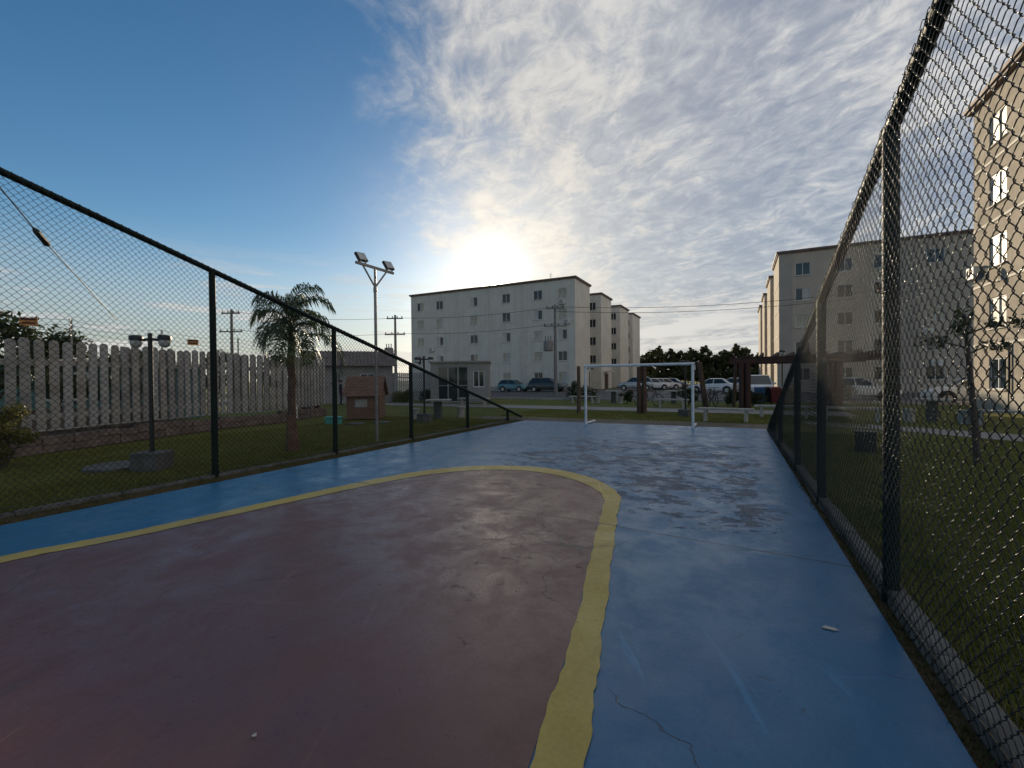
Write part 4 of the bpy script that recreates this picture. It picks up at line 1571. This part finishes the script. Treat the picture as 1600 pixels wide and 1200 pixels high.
def utility_pole(loc, h, rz, label, transformer=False):
    t = thing('utility_pole', label, 'utility pole', loc, rz)
    m = MB()
    m.tube([(0, 0, 0), (0, 0, h)], [0.17, 0.10], 8)
    m.build('pole', M['pole'], t, smooth=True)
    for z, L in ((h - 0.35, 1.6), (h - 1.9, 2.0)):
        m = MB()
        m.obox((-L / 2, -0.12, z), (L / 2, -0.12, z), 0.09, 0.11)
        q = m.build('crossarm', M['pole'], t)
        m = MB()
        for k in range(4):
            x = -L / 2 + 0.1 + k * (L - 0.2) / 3
            m.lathe([(0.02, 0.05), (0.06, 0.09), (0.03, 0.13), (0.06, 0.17), (0.02, 0.24)], 8, (x, -0.12, z))
        m.build('insulator', M['black'], q, smooth=True)
    if transformer:
        m = MB()
        m.lathe([(0.38, 0), (0.42, 0.03), (0.42, 0.85), (0.38, 0.9), (0.05, 0.95)], 14, (-0.62, -0.1, h - 4.1))
        for k in range(3):
            m.lathe([(0.03, 0), (0.06, 0.1), (0.03, 0.2), (0.06, 0.3), (0.02, 0.42)], 8, (-0.85 + 0.23 * k, -0.1, h - 3.2))
        m.obox((-0.62, -0.1, h - 3.5), (0, -0.1, h - 3.5), 0.06, 0.1)
        m.build('transformer', M['pole'], t, smooth=True)
    return t


utility_pole((-38.5, 23.4, GZ), 7.7, R(25), 'utility pole with two crossarms standing left of the palm')
utility_pole((-29.9, 34.0, GZ), 7.9, R(25), 'utility pole with a transformer just right of the floodlight pole', True)
utility_pole((-14.55, 37.3, GZ), 8.1, R(20), 'utility pole with a transformer before the right corner of the block under the sun', True)


def wire_run(p, q, sag, label, r=0.02, dz=(0,)):
    m = MB()
    for d_ in dz:
        pts = []
        for k in range(17):
            t = k / 16
            pts.append((p[0] + (q[0] - p[0]) * t, p[1] + (q[1] - p[1]) * t, p[2] + d_ + (q[2] - p[2]) * t - sag * 4 * t * (1 - t)))
        m.tube(pts, r, 4)
    return tag(m.build('power_line', M['black'], loc=p), label, 'power line')


wire_run((-14.5, 37.3, 7.9), (17.5, 44.5, 9.0), 1.0, 'pair of power wires crossing the sky between the two far blocks', 0.022, (0.0, -0.42))
wire_run((-29.9, 34.0, 7.6), (-14.5, 37.3, 7.9), 0.35, 'power wires in front of the block under the sun', 0.02, (0, -1.5))
wire_run((-38.5, 23.4, 7.5), (-29.9, 34.0, 7.6), 0.4, 'power wires between the two left utility poles', 0.02, (0.0, -1.5))
ca = thing('overhead_cable', 'thin slack cable with a black splice box hanging left above the board fence', 'cable', (-10.5, 3.24, 3.93))
m = MB()
m.tube([(-9.75, 1.6, 5.7), (-9.9, 2.07, 5.15), (-10.2, 2.66, 4.56), (-10.5, 3.24, 3.93), (-12.9, 5.2, 2.95)], 0.010, 5)
m.build('cable', M['black'], ca, world=True)
m = MB()
m.tube([(-10.42, 3.09, 4.09), (-10.445, 3.14, 4.04), (-10.58, 3.31, 3.89), (-10.63, 3.35, 3.87)], [0.012, 0.05, 0.05, 0.012], 8)
m.build('splice_box', M['black'], ca, world=True)

# ------------------------------------------------------------------ goal
gl = thing('goal', 'white tubular football goal without a net at the far end of the court', 'goal', (-2.85, 14.2, 0))
for x in (-1.64, 1.62):
    m = MB()
    m.tube([(x, 0, 0.0), (x, 0, 1.88)], 0.042, 12)
    m.build('post', M['paint_white'], gl, smooth=True)
    m = MB()
    m.tube([(x, 0.0, 0.04), (x, 1.02, 0.04)], 0.034, 10)
    m.build('ground_bar', M['paint_white'], gl, smooth=True)
    m = MB()
    m.tube([(x, 0.0, 1.90), (x + 0.02, 0.16, 1.91), (x + 0.03, 0.30, 1.86), (x + 0.03, 0.34, 1.74)], 0.024, 8)
    m.build('net_hook', M['paint_white'], gl, smooth=True)
m = MB()
m.tube([(-1.70, 0, 1.91), (1.68, 0, 1.91)], 0.042, 12)
m.build('crossbar', M['paint_white'], gl, smooth=True)


# ------------------------------------------------------------------ benches and tables
def bench(loc, rz, L, label):
    t = thing('bench', label, 'bench', loc, rz, 'concrete benches round the court')
    m = MB()
    m.cbox(-L / 2, -0.19, 0.40, L / 2, 0.19, 0.47, 0.012)
    m.build('seat', M['concrete'], t)
    for sg in (-1, 1):
        m = MB()
        x = sg * (L / 2 - 0.24)
        m.cbox(x - 0.05, -0.17, 0.0, x + 0.05, 0.17, 0.398, 0.01)
        m.build('leg', M['concrete'], t)
    return t


bench((-0.44, 17.15, GZ), R(-6), 1.75, 'concrete bench beyond the far court edge, nearest right of the goal')
bench((1.45, 19.45, GZ), R(-6), 1.9, 'concrete bench behind the low end of the right wire fence')
bench((-3.05, 23.9, GZ), R(-4), 1.6, 'concrete bench seen through the right half of the goal')
bench((3.4, 19.0, GZ), R(-10), 1.9, 'concrete bench behind the right fence, left of the thick near post')
bench((7.1, 18.4, GZ), R(-28), 1.7, 'concrete bench below the lowest window of the tan block')
bench((-8.6, 26.6, GZ), R(5), 1.7, 'low concrete bench by the pale flowering shrub')
bench((-14.0, 22.6, GZ), R(8), 1.9, 'concrete bench on the path in front of the glazed lodge')


def table(loc, rz, label):
    t = thing('table', label, 'table', loc, rz, 'concrete tables on the far lawn')
    m = MB()
    m.cbox(-0.48, -0.42, 0.70, 0.48, 0.42, 0.76, 0.012)
    m.build('tabletop', M['concrete'], t)
    m = MB()
    m.cbox(-0.14, -0.14, 0.0, 0.14, 0.14, 0.698, 0.01)
    m.build('pedestal', M['concrete_dark'], t)
    return t


def stool(loc, label):
    m = MB()
    m.lathe([(0.15, 0), (0.16, 0.36), (0.19, 0.37), (0.19, 0.43), (0.02, 0.44)], 14, loc)
    return tag(m.build('stool', M['concrete'], smooth=True, loc=loc), label, 'stool', 'concrete stools by the tables')


table((-7.1, 28.2, GZ), 0.1, 'concrete table behind the middle of the goal')
table((-3.55, 28.6, GZ), 0.0, 'concrete table behind the bench in the right half of the goal')
table((-10.7, 14.6, GZ), 0.4, 'pale concrete table beside the second lamp post outside the left fence')
table((5.7, 19.6, GZ), -0.4, 'concrete table in front of the sunlit white car')
stool((-7.9, 27.4, GZ), 'concrete stool left of the table behind the goal')
stool((-6.4, 27.2, GZ), 'concrete stool right of the table behind the goal')
stool((-11.4, 14.1, GZ), 'concrete stool left of the table by the second lamp post')
stool((-10.2, 15.5, GZ), 'concrete stool behind the table by the second lamp post')
stool((5.0, 19.2, GZ), 'concrete stool left of the table by the sunlit car')
stool((6.3, 19.0, GZ), 'concrete stool right of the table by the sunlit car')

# ------------------------------------------------------------------ timber posts and pergola
tp = thing('timber_posts', 'pair of brown timber posts standing together behind the goal', 'timber posts', (-3.78, 19.9, GZ))
for dx, r_, hh_ in ((-0.105, 0.105, 2.02), (0.105, 0.10, 2.0)):
    m = MB()
    m.tube([(dx, 0, 0), (dx * 1.02, 0, hh_ * .5), (dx, 0.01, hh_)], [r_ * 1.05, r_, r_ * .95], 12)
    m.build('post', M['wood'], tp, smooth=True)
m = MB()
m.box(-0.03, -0.115, 1.22, 0.02, -0.098, 1.32)
m.build('reflector', M['paint_white'], tp)


def log_post(loc, h, lean, r, label, mat='log'):
    m = MB()
    m.tube([loc, (loc[0] + lean[0] * .5 + 0.01, loc[1], loc[2] + h * .5), (loc[0] + lean[0], loc[1] + lean[1], loc[2] + h)], [r * 1.05, r, r * .9], 12)
    return tag(m.build('timber_post', M[mat], smooth=True, loc=loc), label, 'timber post', 'single timber posts by the car park')


log_post((-6.33, 19.0, GZ), 2.08, (0.0, 0), 0.085, 'weathered round timber post left of the goal')
log_post((-1.62, 25.9, GZ), 2.35, (-0.30, 0), 0.14, 'leaning brown timber post right of the goal', 'wood')
log_post((-0.28, 25.9, GZ), 2.25, (0.10, 0), 0.09, 'slim weathered timber post just left of the pergola')

pg = thing('pergola', 'dark red timber pergola at the car park edge behind the fence end', 'pergola', (2.6, 26.2, GZ))
for x, y in ((0.10, 24.8), (0.36, 24.75), (3.75, 24.8), (4.0, 24.75), (0.2, 27.8), (3.9, 27.8)):
    m = MB()
    m.tube([(x, y, GZ), (x, y, 2.2)], 0.135, 12)
    m.build('post', M['wood_dark'], pg, smooth=True, world=True)
for y in (24.78, 27.8):
    m = MB()
    m.obox((-0.45, y, 2.34), (5.6, y, 2.34), 0.12, 0.28)
    m.build('beam', M['wood_dark'], pg, world=True)
for k in range(10):
    m = MB()
    x = -0.25 + 0.62 * k
    m.prism([(24.2, 2.486), (28.4, 2.486), (28.4, 2.66), (24.4, 2.66), (24.2, 2.56)], 0, x - 0.04, x + 0.04)
    m.build('rafter', M['wood_dark'], pg, world=True)


# ------------------------------------------------------------------ cars
def make_car(kind, paint, loc, rz, label):
    """front toward -x"""
    t = thing('parked_car', label, 'car', loc, rz, 'cars in the car park')
    if kind == 'sedan':
        L, wd, belt, top = 4.35, 0.84, 0.92, 1.44
        prof = [(-2.17, .45, .58, .80), (-2.05, .26, .70, .90), (-1.6, .22, .80, .97), (-0.9, .2, .88, 1.0), (0.0, .2, .93, 1.0), (1.0, .2, .95, 1.0), (1.45, .22, .96, .98), (2.0, .28, .92, .93), (2.17, .42, .80, .84)]
        cb, ct = (-0.95, 1.50), (-0.25, 0.95)
    elif kind == 'hatch':
        L, wd, belt, top = 3.9, 0.83, 0.95, 1.48
        prof = [(-1.95, .45, .60, .80), (-1.85, .26, .72, .90), (-1.45, .22, .84, .97), (-0.8, .2, .92, 1.0), (0.0, .2, .95, 1.0), (1.0, .2, .98, 1.0), (1.6, .25, .98, .96), (1.95, .40, .88, .86)]
        cb, ct = (-0.88, 1.86), (-0.15, 1.45)
    else:
        L, wd, belt, top = 4.4, 0.90, 1.02, 1.68
        prof = [(-2.2, .5, .74, .82), (-2.1, .3, .86, .92), (-1.7, .26, .96, .98), (-1.0, .25, 1.02, 1.0), (0.0, .25, 1.04, 1.0), (1.2, .25, 1.06, 1.0), (1.9, .28, 1.05, .97), (2.2, .45, .95, .88)]
        cb, ct = (-1.15, 2.1), (-0.35, 1.65)
    m = MB()
    rings = []
    for x, zl, zb, wf in prof:
        w = wd * wf
        zm = zl + (zb - zl) * 0.55
        half = [(0.0, zl), (w * .80, zl), (w * .97, zl + (zb - zl) * .18), (w, zm), (w * .965, zb - 0.06), (w * .90, zb), (0.0, zb + 0.015)]
        ring = [(x, y, z) for y, z in half] + [(x, -y, z) for y, z in half[-2:0:-1]]
        rings.append(ring)
    n = len(rings[0])
    fs = []
    for i in range(len(rings) - 1):
        for j in range(n):
            q = (j + 1) % n
            fs.append((i * n + j, i * n + q, i * n + n + q, i * n + n + j))
    fs.append(tuple(range(n)))
    fs.append(tuple(range((len(rings) - 1) * n, len(rings) * n))[::-1])
    m.add([p for r in rings for p in r], fs)
    m.build('body', paint, t, smooth=True)
    # cabin: glass house, roof and pillars
    wb, wt = wd * 0.90, wd * 0.68
    zb = belt - 0.02
    m = MB()
    vs = [(cb[0], -wb, zb), (cb[1], -wb, zb), (cb[1], wb, zb), (cb[0], wb, zb), (ct[0], -wt, top - 0.05), (ct[1], -wt, top - 0.05), (ct[1], wt, top - 0.05), (ct[0], wt, top - 0.05)]
    m.add(vs, [(0, 1, 5, 4), (1, 2, 6, 5), (2, 3, 7, 6), (3, 0, 4, 7)])
    m.build('windows', M['glass'], t)
    m = MB()
    a, b = ct
    m.add([(a - .03, -wt - .02, top - 0.06), (b + .03, -wt - .02, top - 0.06), (b + .03, wt + .02, top - 0.06), (a - .03, wt + .02, top - 0.06),
           (a + .15, -wt + .1, top), (b - .12, -wt + .1, top), (b - .12, wt - .1, top), (a + .15, wt - .1, top)],
          [(0, 1, 5, 4), (1, 2, 6, 5), (2, 3, 7, 6), (3, 0, 4, 7), (4, 5, 6, 7), (3, 2, 1, 0)])
    for sg in (-1, 1):
        xm0, xm1 = (cb[0] + cb[1]) / 2 - 0.12, (ct[0] + ct[1]) / 2 - 0.12
        for p, q, wdt in (((cb[0], sg * wb, zb), (ct[0], sg * wt, top - .06), .07), ((xm0, sg * (wb + .004), zb), (xm1, sg * (wt + .004), top - .06), .06), ((cb[1], sg * wb, zb), (ct[1], sg * wt, top - .06), .12)):
            m.tube([p, q], wdt / 2, 6)
    m.build('roof', paint, t, smooth=True)
    for x in (prof[0][0] + 0.82, prof[-1][0] - 0.80):
        for sg in (-1, 1):
            m = MB()
            y = sg * (wd - 0.085)
            m.tube([(x, y - 0.10, 0.31), (x, y + 0.10, 0.31)], 0.31, 18)
            q = m.build('wheel', M['rubber'], t, smooth=True)
            m = MB()
            m.tube([(x, y + sg * 0.101, 0.31), (x, y + sg * 0.106, 0.31)], 0.20, 14)
            m.build('rim', M['alloy'], q)
            m = MB()
            m.tube([(x, sg * (wd - 0.02), 0.36), (x, sg * (wd + 0.006), 0.36)], 0.37, 18)
            m.build('wheel_arch', M['black'], t)
    x0, x1 = prof[0][0], prof[-1][0]
    for sg in (-1, 1):
        m = MB()
        m.cbox(x0 + 0.01, sg * wd * .62 - .17, prof[0][2] - .05, x0 + .22, sg * wd * .62 + .17, prof[0][2] + .09, .02)
        m.build('headlight', M['lens_clear'], t)
        m = MB()
        m.cbox(x1 - .16, sg * wd * .70 - .12, prof[-1][2] - .20, x1 + 0.012, sg * wd * .70 + .12, prof[-1][2] - .01, .02)
        m.build('taillight', M['lens_red'], t)
        m = MB()
        m.cbox(cb[0] + .25, sg * (wd + .08) - .08, belt - .02, cb[0] + .36, sg * (wd + .08) + .08, belt + .11, .02)
        m.build('mirror', paint, t)
    for x, s in ((x0, -1), (x1, 1)):
        m = MB()
        m.cbox(min(x - s * .14, x + s * .03), -wd * .72, .30, max(x - s * .14, x + s * .03), wd * .72, .46, .02)
        m.build('bumper', M['black'], t)
        m = MB()
        m.box(min(x + s * .032, x + s * .04), -.2, .34, max(x + s * .032, x + s * .04), .2, .45)
        m.build('number_plate', M['paint_white'], t)
    return t


CZ = -0.02
make_car('suv', M['car_silver'], (-11.9, 58.3, CZ), R(10), 'silver car facing left, between the lamp post and the twin brown posts')
make_car('hatch', M['car_white'], (-9.9, 60.0, CZ), R(-155), 'white hatchback just right of the twin brown posts')
make_car('hatch', M['car_white'], (-8.7, 61.5, CZ), R(-150), 'white car tucked behind the white hatchback')
make_car('hatch', M['car_grey'], (-8.4, 68.5, CZ), R(175), 'grey car at the foot of the far dark trees')
make_car('sedan', M['car_white'], (-2.35, 47.6, CZ), R(-6), 'white saloon seen from its side, right of the goal')
make_car('hatch', M['car_silver'], (-0.8, 51.5, CZ), R(5), 'silver car mostly hidden behind the white saloon')
make_car('suv', M['car_white'], (1.25, 37.5, CZ), R(90), 'white van facing the court behind the recycling bins')
make_car('suv', M['car_dark'], (-20.7, 50.3, CZ), R(185), 'dark car parked in front of the block under the sun')
make_car('hatch', M['car_teal'], (-25.0, 49.9, CZ), R(178), 'blue green car left of the dark car under the sun')
make_car('hatch', M['car_white'], (10.75, 31.6, CZ), R(-3), 'sunlit white car poking out behind the corner of the tan block')
make_car('sedan', M['car_white'], (6.9, 36.5, CZ), R(175), 'white car half hidden behind the thick near fence post')


# ------------------------------------------------------------------ bins, bicycles, box, leaf
def wheelie(loc, rz, mat, label):
    t = thing('wheelie_bin', label, 'bin', loc, rz, 'bins at the car park edge')
    m = MB()
    m.add([(-.20, -.20, .06), (.20, -.20, .06), (.20, .20, .06), (-.20, .20, .06), (-.26, -.27, .88), (.26, -.27, .88), (.26, .27, .88), (-.26, .27, .88)],
          [(0, 3, 2, 1), (4, 5, 6, 7), (0, 1, 5, 4), (1, 2, 6, 5), (2, 3, 7, 6), (3, 0, 4, 7)])
    m.build('body', mat, t)
    m = MB()
    m.add([(-.28, -.30, .882), (.28, -.30, .882), (.28, .30, .882), (-.28, .30, .882), (-.24, -.24, .95), (.24, -.24, .95), (.24, .28, .97), (-.24, .28, .97)],
          [(0, 3, 2, 1), (4, 5, 6, 7), (0, 1, 5, 4), (1, 2, 6, 5), (2, 3, 7, 6), (3, 0, 4, 7)])
    m.build('lid', mat, t)
    for sg in (-1, 1):
        m = MB()
        m.tube([(sg * .20, .24, .09), (sg * .25, .24, .09)], .09, 12)
        m.build('wheel', M['rubber'], t)
    m = MB()
    m.tube([(-.22, .32, .90), (-.22, .37, .90), (.22, .37, .90), (.22, .32, .90)], .015, 6)
    m.build('handle', M['black'], t)
    return t


wheelie((1.02, 29.4, GZ), 0.1, M['bin_blue'], 'blue bin in front of the white van')
wheelie((1.48, 30.0, GZ), -0.1, M['bin_dark'], 'black bin between the blue and the red bin')
wheelie((1.82, 29.5, GZ), 0.05, M['bin_red'], 'red bin in front of the white van')
wheelie((2.45, 29.6, GZ), 0.2, M['bin_beige'], 'beige bin right of the red bin')


def bicycle(loc, rz, label):
    t = thing('bicycle', label, 'bicycle', loc, rz, 'bicycles on the far lawn')
    for x in (-0.5, 0.5):
        m = MB()
        m.tube([(x + .32 * math.cos(a * math.pi / 10), 0, .34 + .32 * math.sin(a * math.pi / 10)) for a in range(21)], .02, 6, caps=False)
        for a in range(6):
            m.tube([(x + .31 * math.cos(a * math.pi / 6), 0, .34 + .31 * math.sin(a * math.pi / 6)), (x - .31 * math.cos(a * math.pi / 6), 0, .34 - .31 * math.sin(a * math.pi / 6))], .003, 4)
        m.build('wheel', M['rubber'], t)
    m = MB()
    for p in ([(-.5, 0, .34), (-.12, 0, .84), (.34, 0, .78)], [(-.5, 0, .34), (-.05, 0, .32), (.36, 0, .74)], [(-.14, 0, .9), (-.05, 0, .32)], [(.5, 0, .34), (.33, 0, .98)]):
        m.tube(p, .018, 6)
    m.build('frame', M['black'], t)
    m = MB()
    m.tube([(.28, -.26, 1.02), (.34, -.12, 1.0), (.34, .12, 1.0), (.28, .26, 1.02)], .014, 6)
    m.build('handlebar', M['black'], t)
    m = MB()
    m.cbox(-.28, -.07, .90, -.03, .07, .95, .02)
    m.build('saddle', M['black'], t)
    return t


bicycle((-4.35, 24.9, GZ), R(35), 'dark bicycle left of the bench in the right half of the goal')
bicycle((-1.3, 25.3, GZ), R(70), 'dark bicycle between the leaning post and the pergola')

jb = thing('junction_box', 'dark green box on the lawn behind the right wire fence', 'utility box', (2.25, 11.2, GZ), R(-15))
m = MB()
m.cbox(-.17, -.15, 0, .17, .15, .40, .01)
m.build('cabinet', M['bin_dark'], jb)
m = MB()
m.cbox(-.19, -.17, .402, .19, .17, .43, .008)
m.build('lid', M['bin_dark'], jb)

yt = thing('young_tree', 'thin leaning sapling with sparse leaves behind the right wire fence', 'tree', (3.68, 10.6, GZ))
m = MB()
m.tube([(0, 0, 0), (-.03, .02, .8), (-.10, .02, 1.7), (-.17, 0, 2.6)], [.055, .05, .04, .02], 8)
for a, z in ((0.5, 1.9), (2.6, 2.0), (4.2, 2.15), (5.6, 2.25), (1.4, 2.35)):
    m.tube([(-.12, 0.01, z), (-.12 + .3 * math.cos(a), .3 * math.sin(a), z + .12), (-.12 + .62 * math.cos(a), .62 * math.sin(a), z + .16)], [.018, .012, .005], 5)
m.build('trunk', M['bark'], yt, smooth=True)
V, F = leaf_cloud([(-.12 + q * math.cos(a), q * math.sin(a), z + .15) for a, z in ((0.5, 1.9), (2.6, 2.0), (4.2, 2.15), (5.6, 2.25), (1.4, 2.35)) for q in (.35, .6)] + [(-.17, 0, 2.6)], [.15] * 11, 34, .045, 21)
link('crown', np_mesh('crown', V, F, M['leaf_dark']), yt)

lf = MB()
lf.add([(-.045, -.008, .006), (-.02, .016, .012), (.03, .012, .010), (.05, -.004, .006), (.02, -.016, .006), (-.02, -.016, .008)], [(0, 1, 2, 3, 4, 5)])
lf.add([(-.045, -.008, .004), (-.02, .016, .009), (.03, .012, .007), (.05, -.004, .004), (.02, -.016, .004), (-.02, -.016, .005)], [(5, 4, 3, 2, 1, 0)])
lf.v = [(x * 0.9 + 0.47, y * 0.9 + 3.21, z) for x, y, z in lf.v]
tag(lf.build('fallen_leaf', M['leaf_dry'], loc=(0.47, 3.21, 0)), 'pale dry leaf lying on the blue paint near the right kerb', 'leaf')
lf2 = MB()
lf2.add([(-.012, -.004, .010), (.0, .010, .016), (.014, .0, .012), (.002, -.010, .012)], [(0, 1, 2, 3)])
lf2.v = [(x - 1.83, y + 1.18, z) for x, y, z in lf2.v]
tag(lf2.build('paper_scrap', M['leaf_dry'], loc=(-1.83, 1.18, 0.004)), 'tiny white scrap lying on the red paint', 'paper scrap')

# ------------------------------------------------------------------ playground
ph = thing('playhouse', 'small brown wooden playhouse with a pitched roof on the left lawn', 'playhouse', (-13.0, 12.9, GZ), R(32))
m = MB()
facade(m, (-0.62, 0), (1, 0), 1.24, 0.05, 1.0, [(0.32, 0.78, 0.5, 0.82)], (0, -1), 0.05)
for s_ in (0,):
    m.add([(-0.62, 0, .05), (-0.62, 1.2, .05), (-0.62, 1.2, 1.0), (-0.62, 0, 1.0)], [(0, 1, 2, 3)])
    m.add([(0.62, 0, .05), (0.62, 1.2, .05), (0.62, 1.2, 1.0), (0.62, .6, 1.62), (0.62, 0, 1.0)], [(0, 1, 2, 3, 4)])
    m.add([(-0.62, 1.2, .05), (0.62, 1.2, .05), (0.62, 1.2, 1.0), (-0.62, 1.2, 1.0)], [(0, 1, 2, 3)])
m.build('wall', M['brick'], ph)
m = MB()
m.obox((-0.30, -0.012, .66), (0.16, -0.012, .66), .02, .30)
m.v = [p for p in m.v]
m.build('window_slats', M['concrete'], ph)
for k in range(7):
    for sg in (-1, 1):
        m = MB()
        y0, y1 = (0.6 + sg * (0.75 - k * 0.105)), (0.6 + sg * (0.75 - (k + 1.15) * 0.105))
        z0, z1 = 0.93 + k * 0.108, 0.93 + (k + 1.15) * 0.108
        m.add([(-.74, y0, z0), (.74, y0, z0), (.74, y1, z1), (-.74, y1, z1), (-.74, y0, z0 + .025), (.74, y0, z0 + .025), (.74, y1, z1 + .008), (-.74, y1, z1 + .008)],
              [(0, 3, 2, 1), (4, 5, 6, 7), (0, 1, 5, 4), (1, 2, 6, 5), (2, 3, 7, 6), (3, 0, 4, 7)])
        m.build('roof_plank', M['brick'], ph)
tb = thing('toy_box', 'teal plastic box lying on the left lawn in front of the playhouse', 'box', (-12.85, 11.35, GZ), R(30))
m = MB()
m.cbox(-.26, -.16, 0, .26, .16, .22, .02)
m.build('body', M['teal'], tb)
m = MB()
m.cbox(-.28, -.18, .222, .28, .18, .27, .02)
m.build('lid', M['teal'], tb)
for k, (x, y) in enumerate([(-12.0, 11.6), (-11.5, 12.3)]):
    m = MB()
    m.lathe([(.30, 0), (.30, .05), (.27, .06), (.02, .062)], 16, (x, y, GZ))
    tag(m.build('stepping_slab', M['concrete_dark'], loc=(x, y, GZ)), ('round concrete slab in the grass right of the playhouse', 'round concrete slab in the grass before the playhouse')[k == 0], 'stepping slab')


# ------------------------------------------------------------------ the person by the low house
def person(loc, rz):
    t = thing('person', 'person in dark clothes standing by the ochre door of the low house', 'person', loc, rz)
    J = {'pelvis': (0, 0, .86), 'waist': (0, 0, 1.0), 'chest': (0, .01, 1.2), 'neck': (0, 0, 1.36), 'head': (0, -.02, 1.47), 'top': (0, -.01, 1.58),
         'hl': (-.09, 0, .82), 'kl': (-.10, -.03, .46), 'al': (-.10, .02, .07), 'fl': (-.11, -.13, .03), 'hr': (.09, 0, .82), 'kr': (.11, -.05, .46), 'ar': (.12, .0, .07), 'fr': (.13, -.15, .03),
         'sl': (-.18, 0, 1.28), 'el': (-.24, .02, 1.03), 'wl': (-.23, -.08, .82), 'sr': (.18, 0, 1.28), 'er': (.27, -.02, 1.04), 'wr': (.24, -.2, .90)}
    Rd = {'pelvis': .15, 'waist': .13, 'chest': .16, 'neck': .055, 'head': .095, 'top': .06, 'hl': .095, 'kl': .06, 'al': .042, 'fl': .035, 'hr': .095, 'kr': .06, 'ar': .042, 'fr': .035,
          'sl': .06, 'el': .042, 'wl': .03, 'sr': .06, 'er': .042, 'wr': .03}
    E = [('pelvis', 'waist'), ('waist', 'chest'), ('chest', 'neck'), ('neck', 'head'), ('head', 'top'), ('pelvis', 'hl'), ('hl', 'kl'), ('kl', 'al'), ('al', 'fl'), ('pelvis', 'hr'), ('hr', 'kr'), ('kr', 'ar'), ('ar', 'fr'),
         ('chest', 'sl'), ('sl', 'el'), ('el', 'wl'), ('chest', 'sr'), ('sr', 'er'), ('er', 'wr')]
    for s, sg in (('l', -1), ('r', 1)):
        w = Vector(J['w' + s])
        J['p' + s] = tuple(w + Vector((0, -.03, -.07)))
        Rd['p' + s] = .026
        E.append(('w' + s, 'p' + s))
        for k in range(5):
            f = Vector(J['p' + s]) + Vector(((k - 2) * .016 * sg, -.012 - .004 * k, -.07 + (.03 if k == 0 else 0.004 * abs(k - 2))))
            J['f%d%s' % (k, s)] = tuple(f)
            Rd['f%d%s' % (k, s)] = .009
            E.append(('p' + s, 'f%d%s' % (k, s)))
    names = list(J)
    me = bpy.data.meshes.new('body')
    me.from_pydata([J[k] for k in names], [(names.index(a), names.index(b)) for a, b in E], [])
    o = bpy.data.objects.new('body', me)
    COL.objects.link(o)
    md = o.modifiers.new('skin', 'SKIN')
    for i, k in enumerate(names):
        me.skin_vertices[0].data[i].radius = (Rd[k], Rd[k])
        me.skin_vertices[0].data[i].use_root = (k == 'pelvis')
    sb = o.modifiers.new('sub', 'SUBSURF')
    sb.levels = sb.render_levels = 1
    dg = bpy.context.evaluated_depsgraph_get()
    nm = bpy.data.meshes.new_from_object(o.evaluated_get(dg))
    bpy.data.objects.remove(o)
    nm.materials.clear()
    nm.materials.append(M['cloth_dark'])
    nm.materials.append(M['skin'])
    for p in nm.polygons:
        p.use_smooth = True
        c_ = p.center
        if c_.z > 1.37 or (abs(c_.x) > .16 and c_.z < .93 and c_.z > .6):
            p.material_index = 1
    link('body', nm, t)
    m = MB()
    m.lathe([(.10, 0), (.118, .03), (.115, .09), (.07, .14), (.01, .155)], 14, (0, 0, 1.46))
    m.build('hair', M['black'], t, smooth=True)
    m = MB()
    m.cbox(-.035, -.128, 1.44, -.02, -.112, 1.455, .003)
    m.cbox(.02, -.128, 1.44, .035, -.112, 1.455, .003)
    m.build('eyes', M['black'], t)
    return t


person((-22.6, 20.55, GZ), R(150))
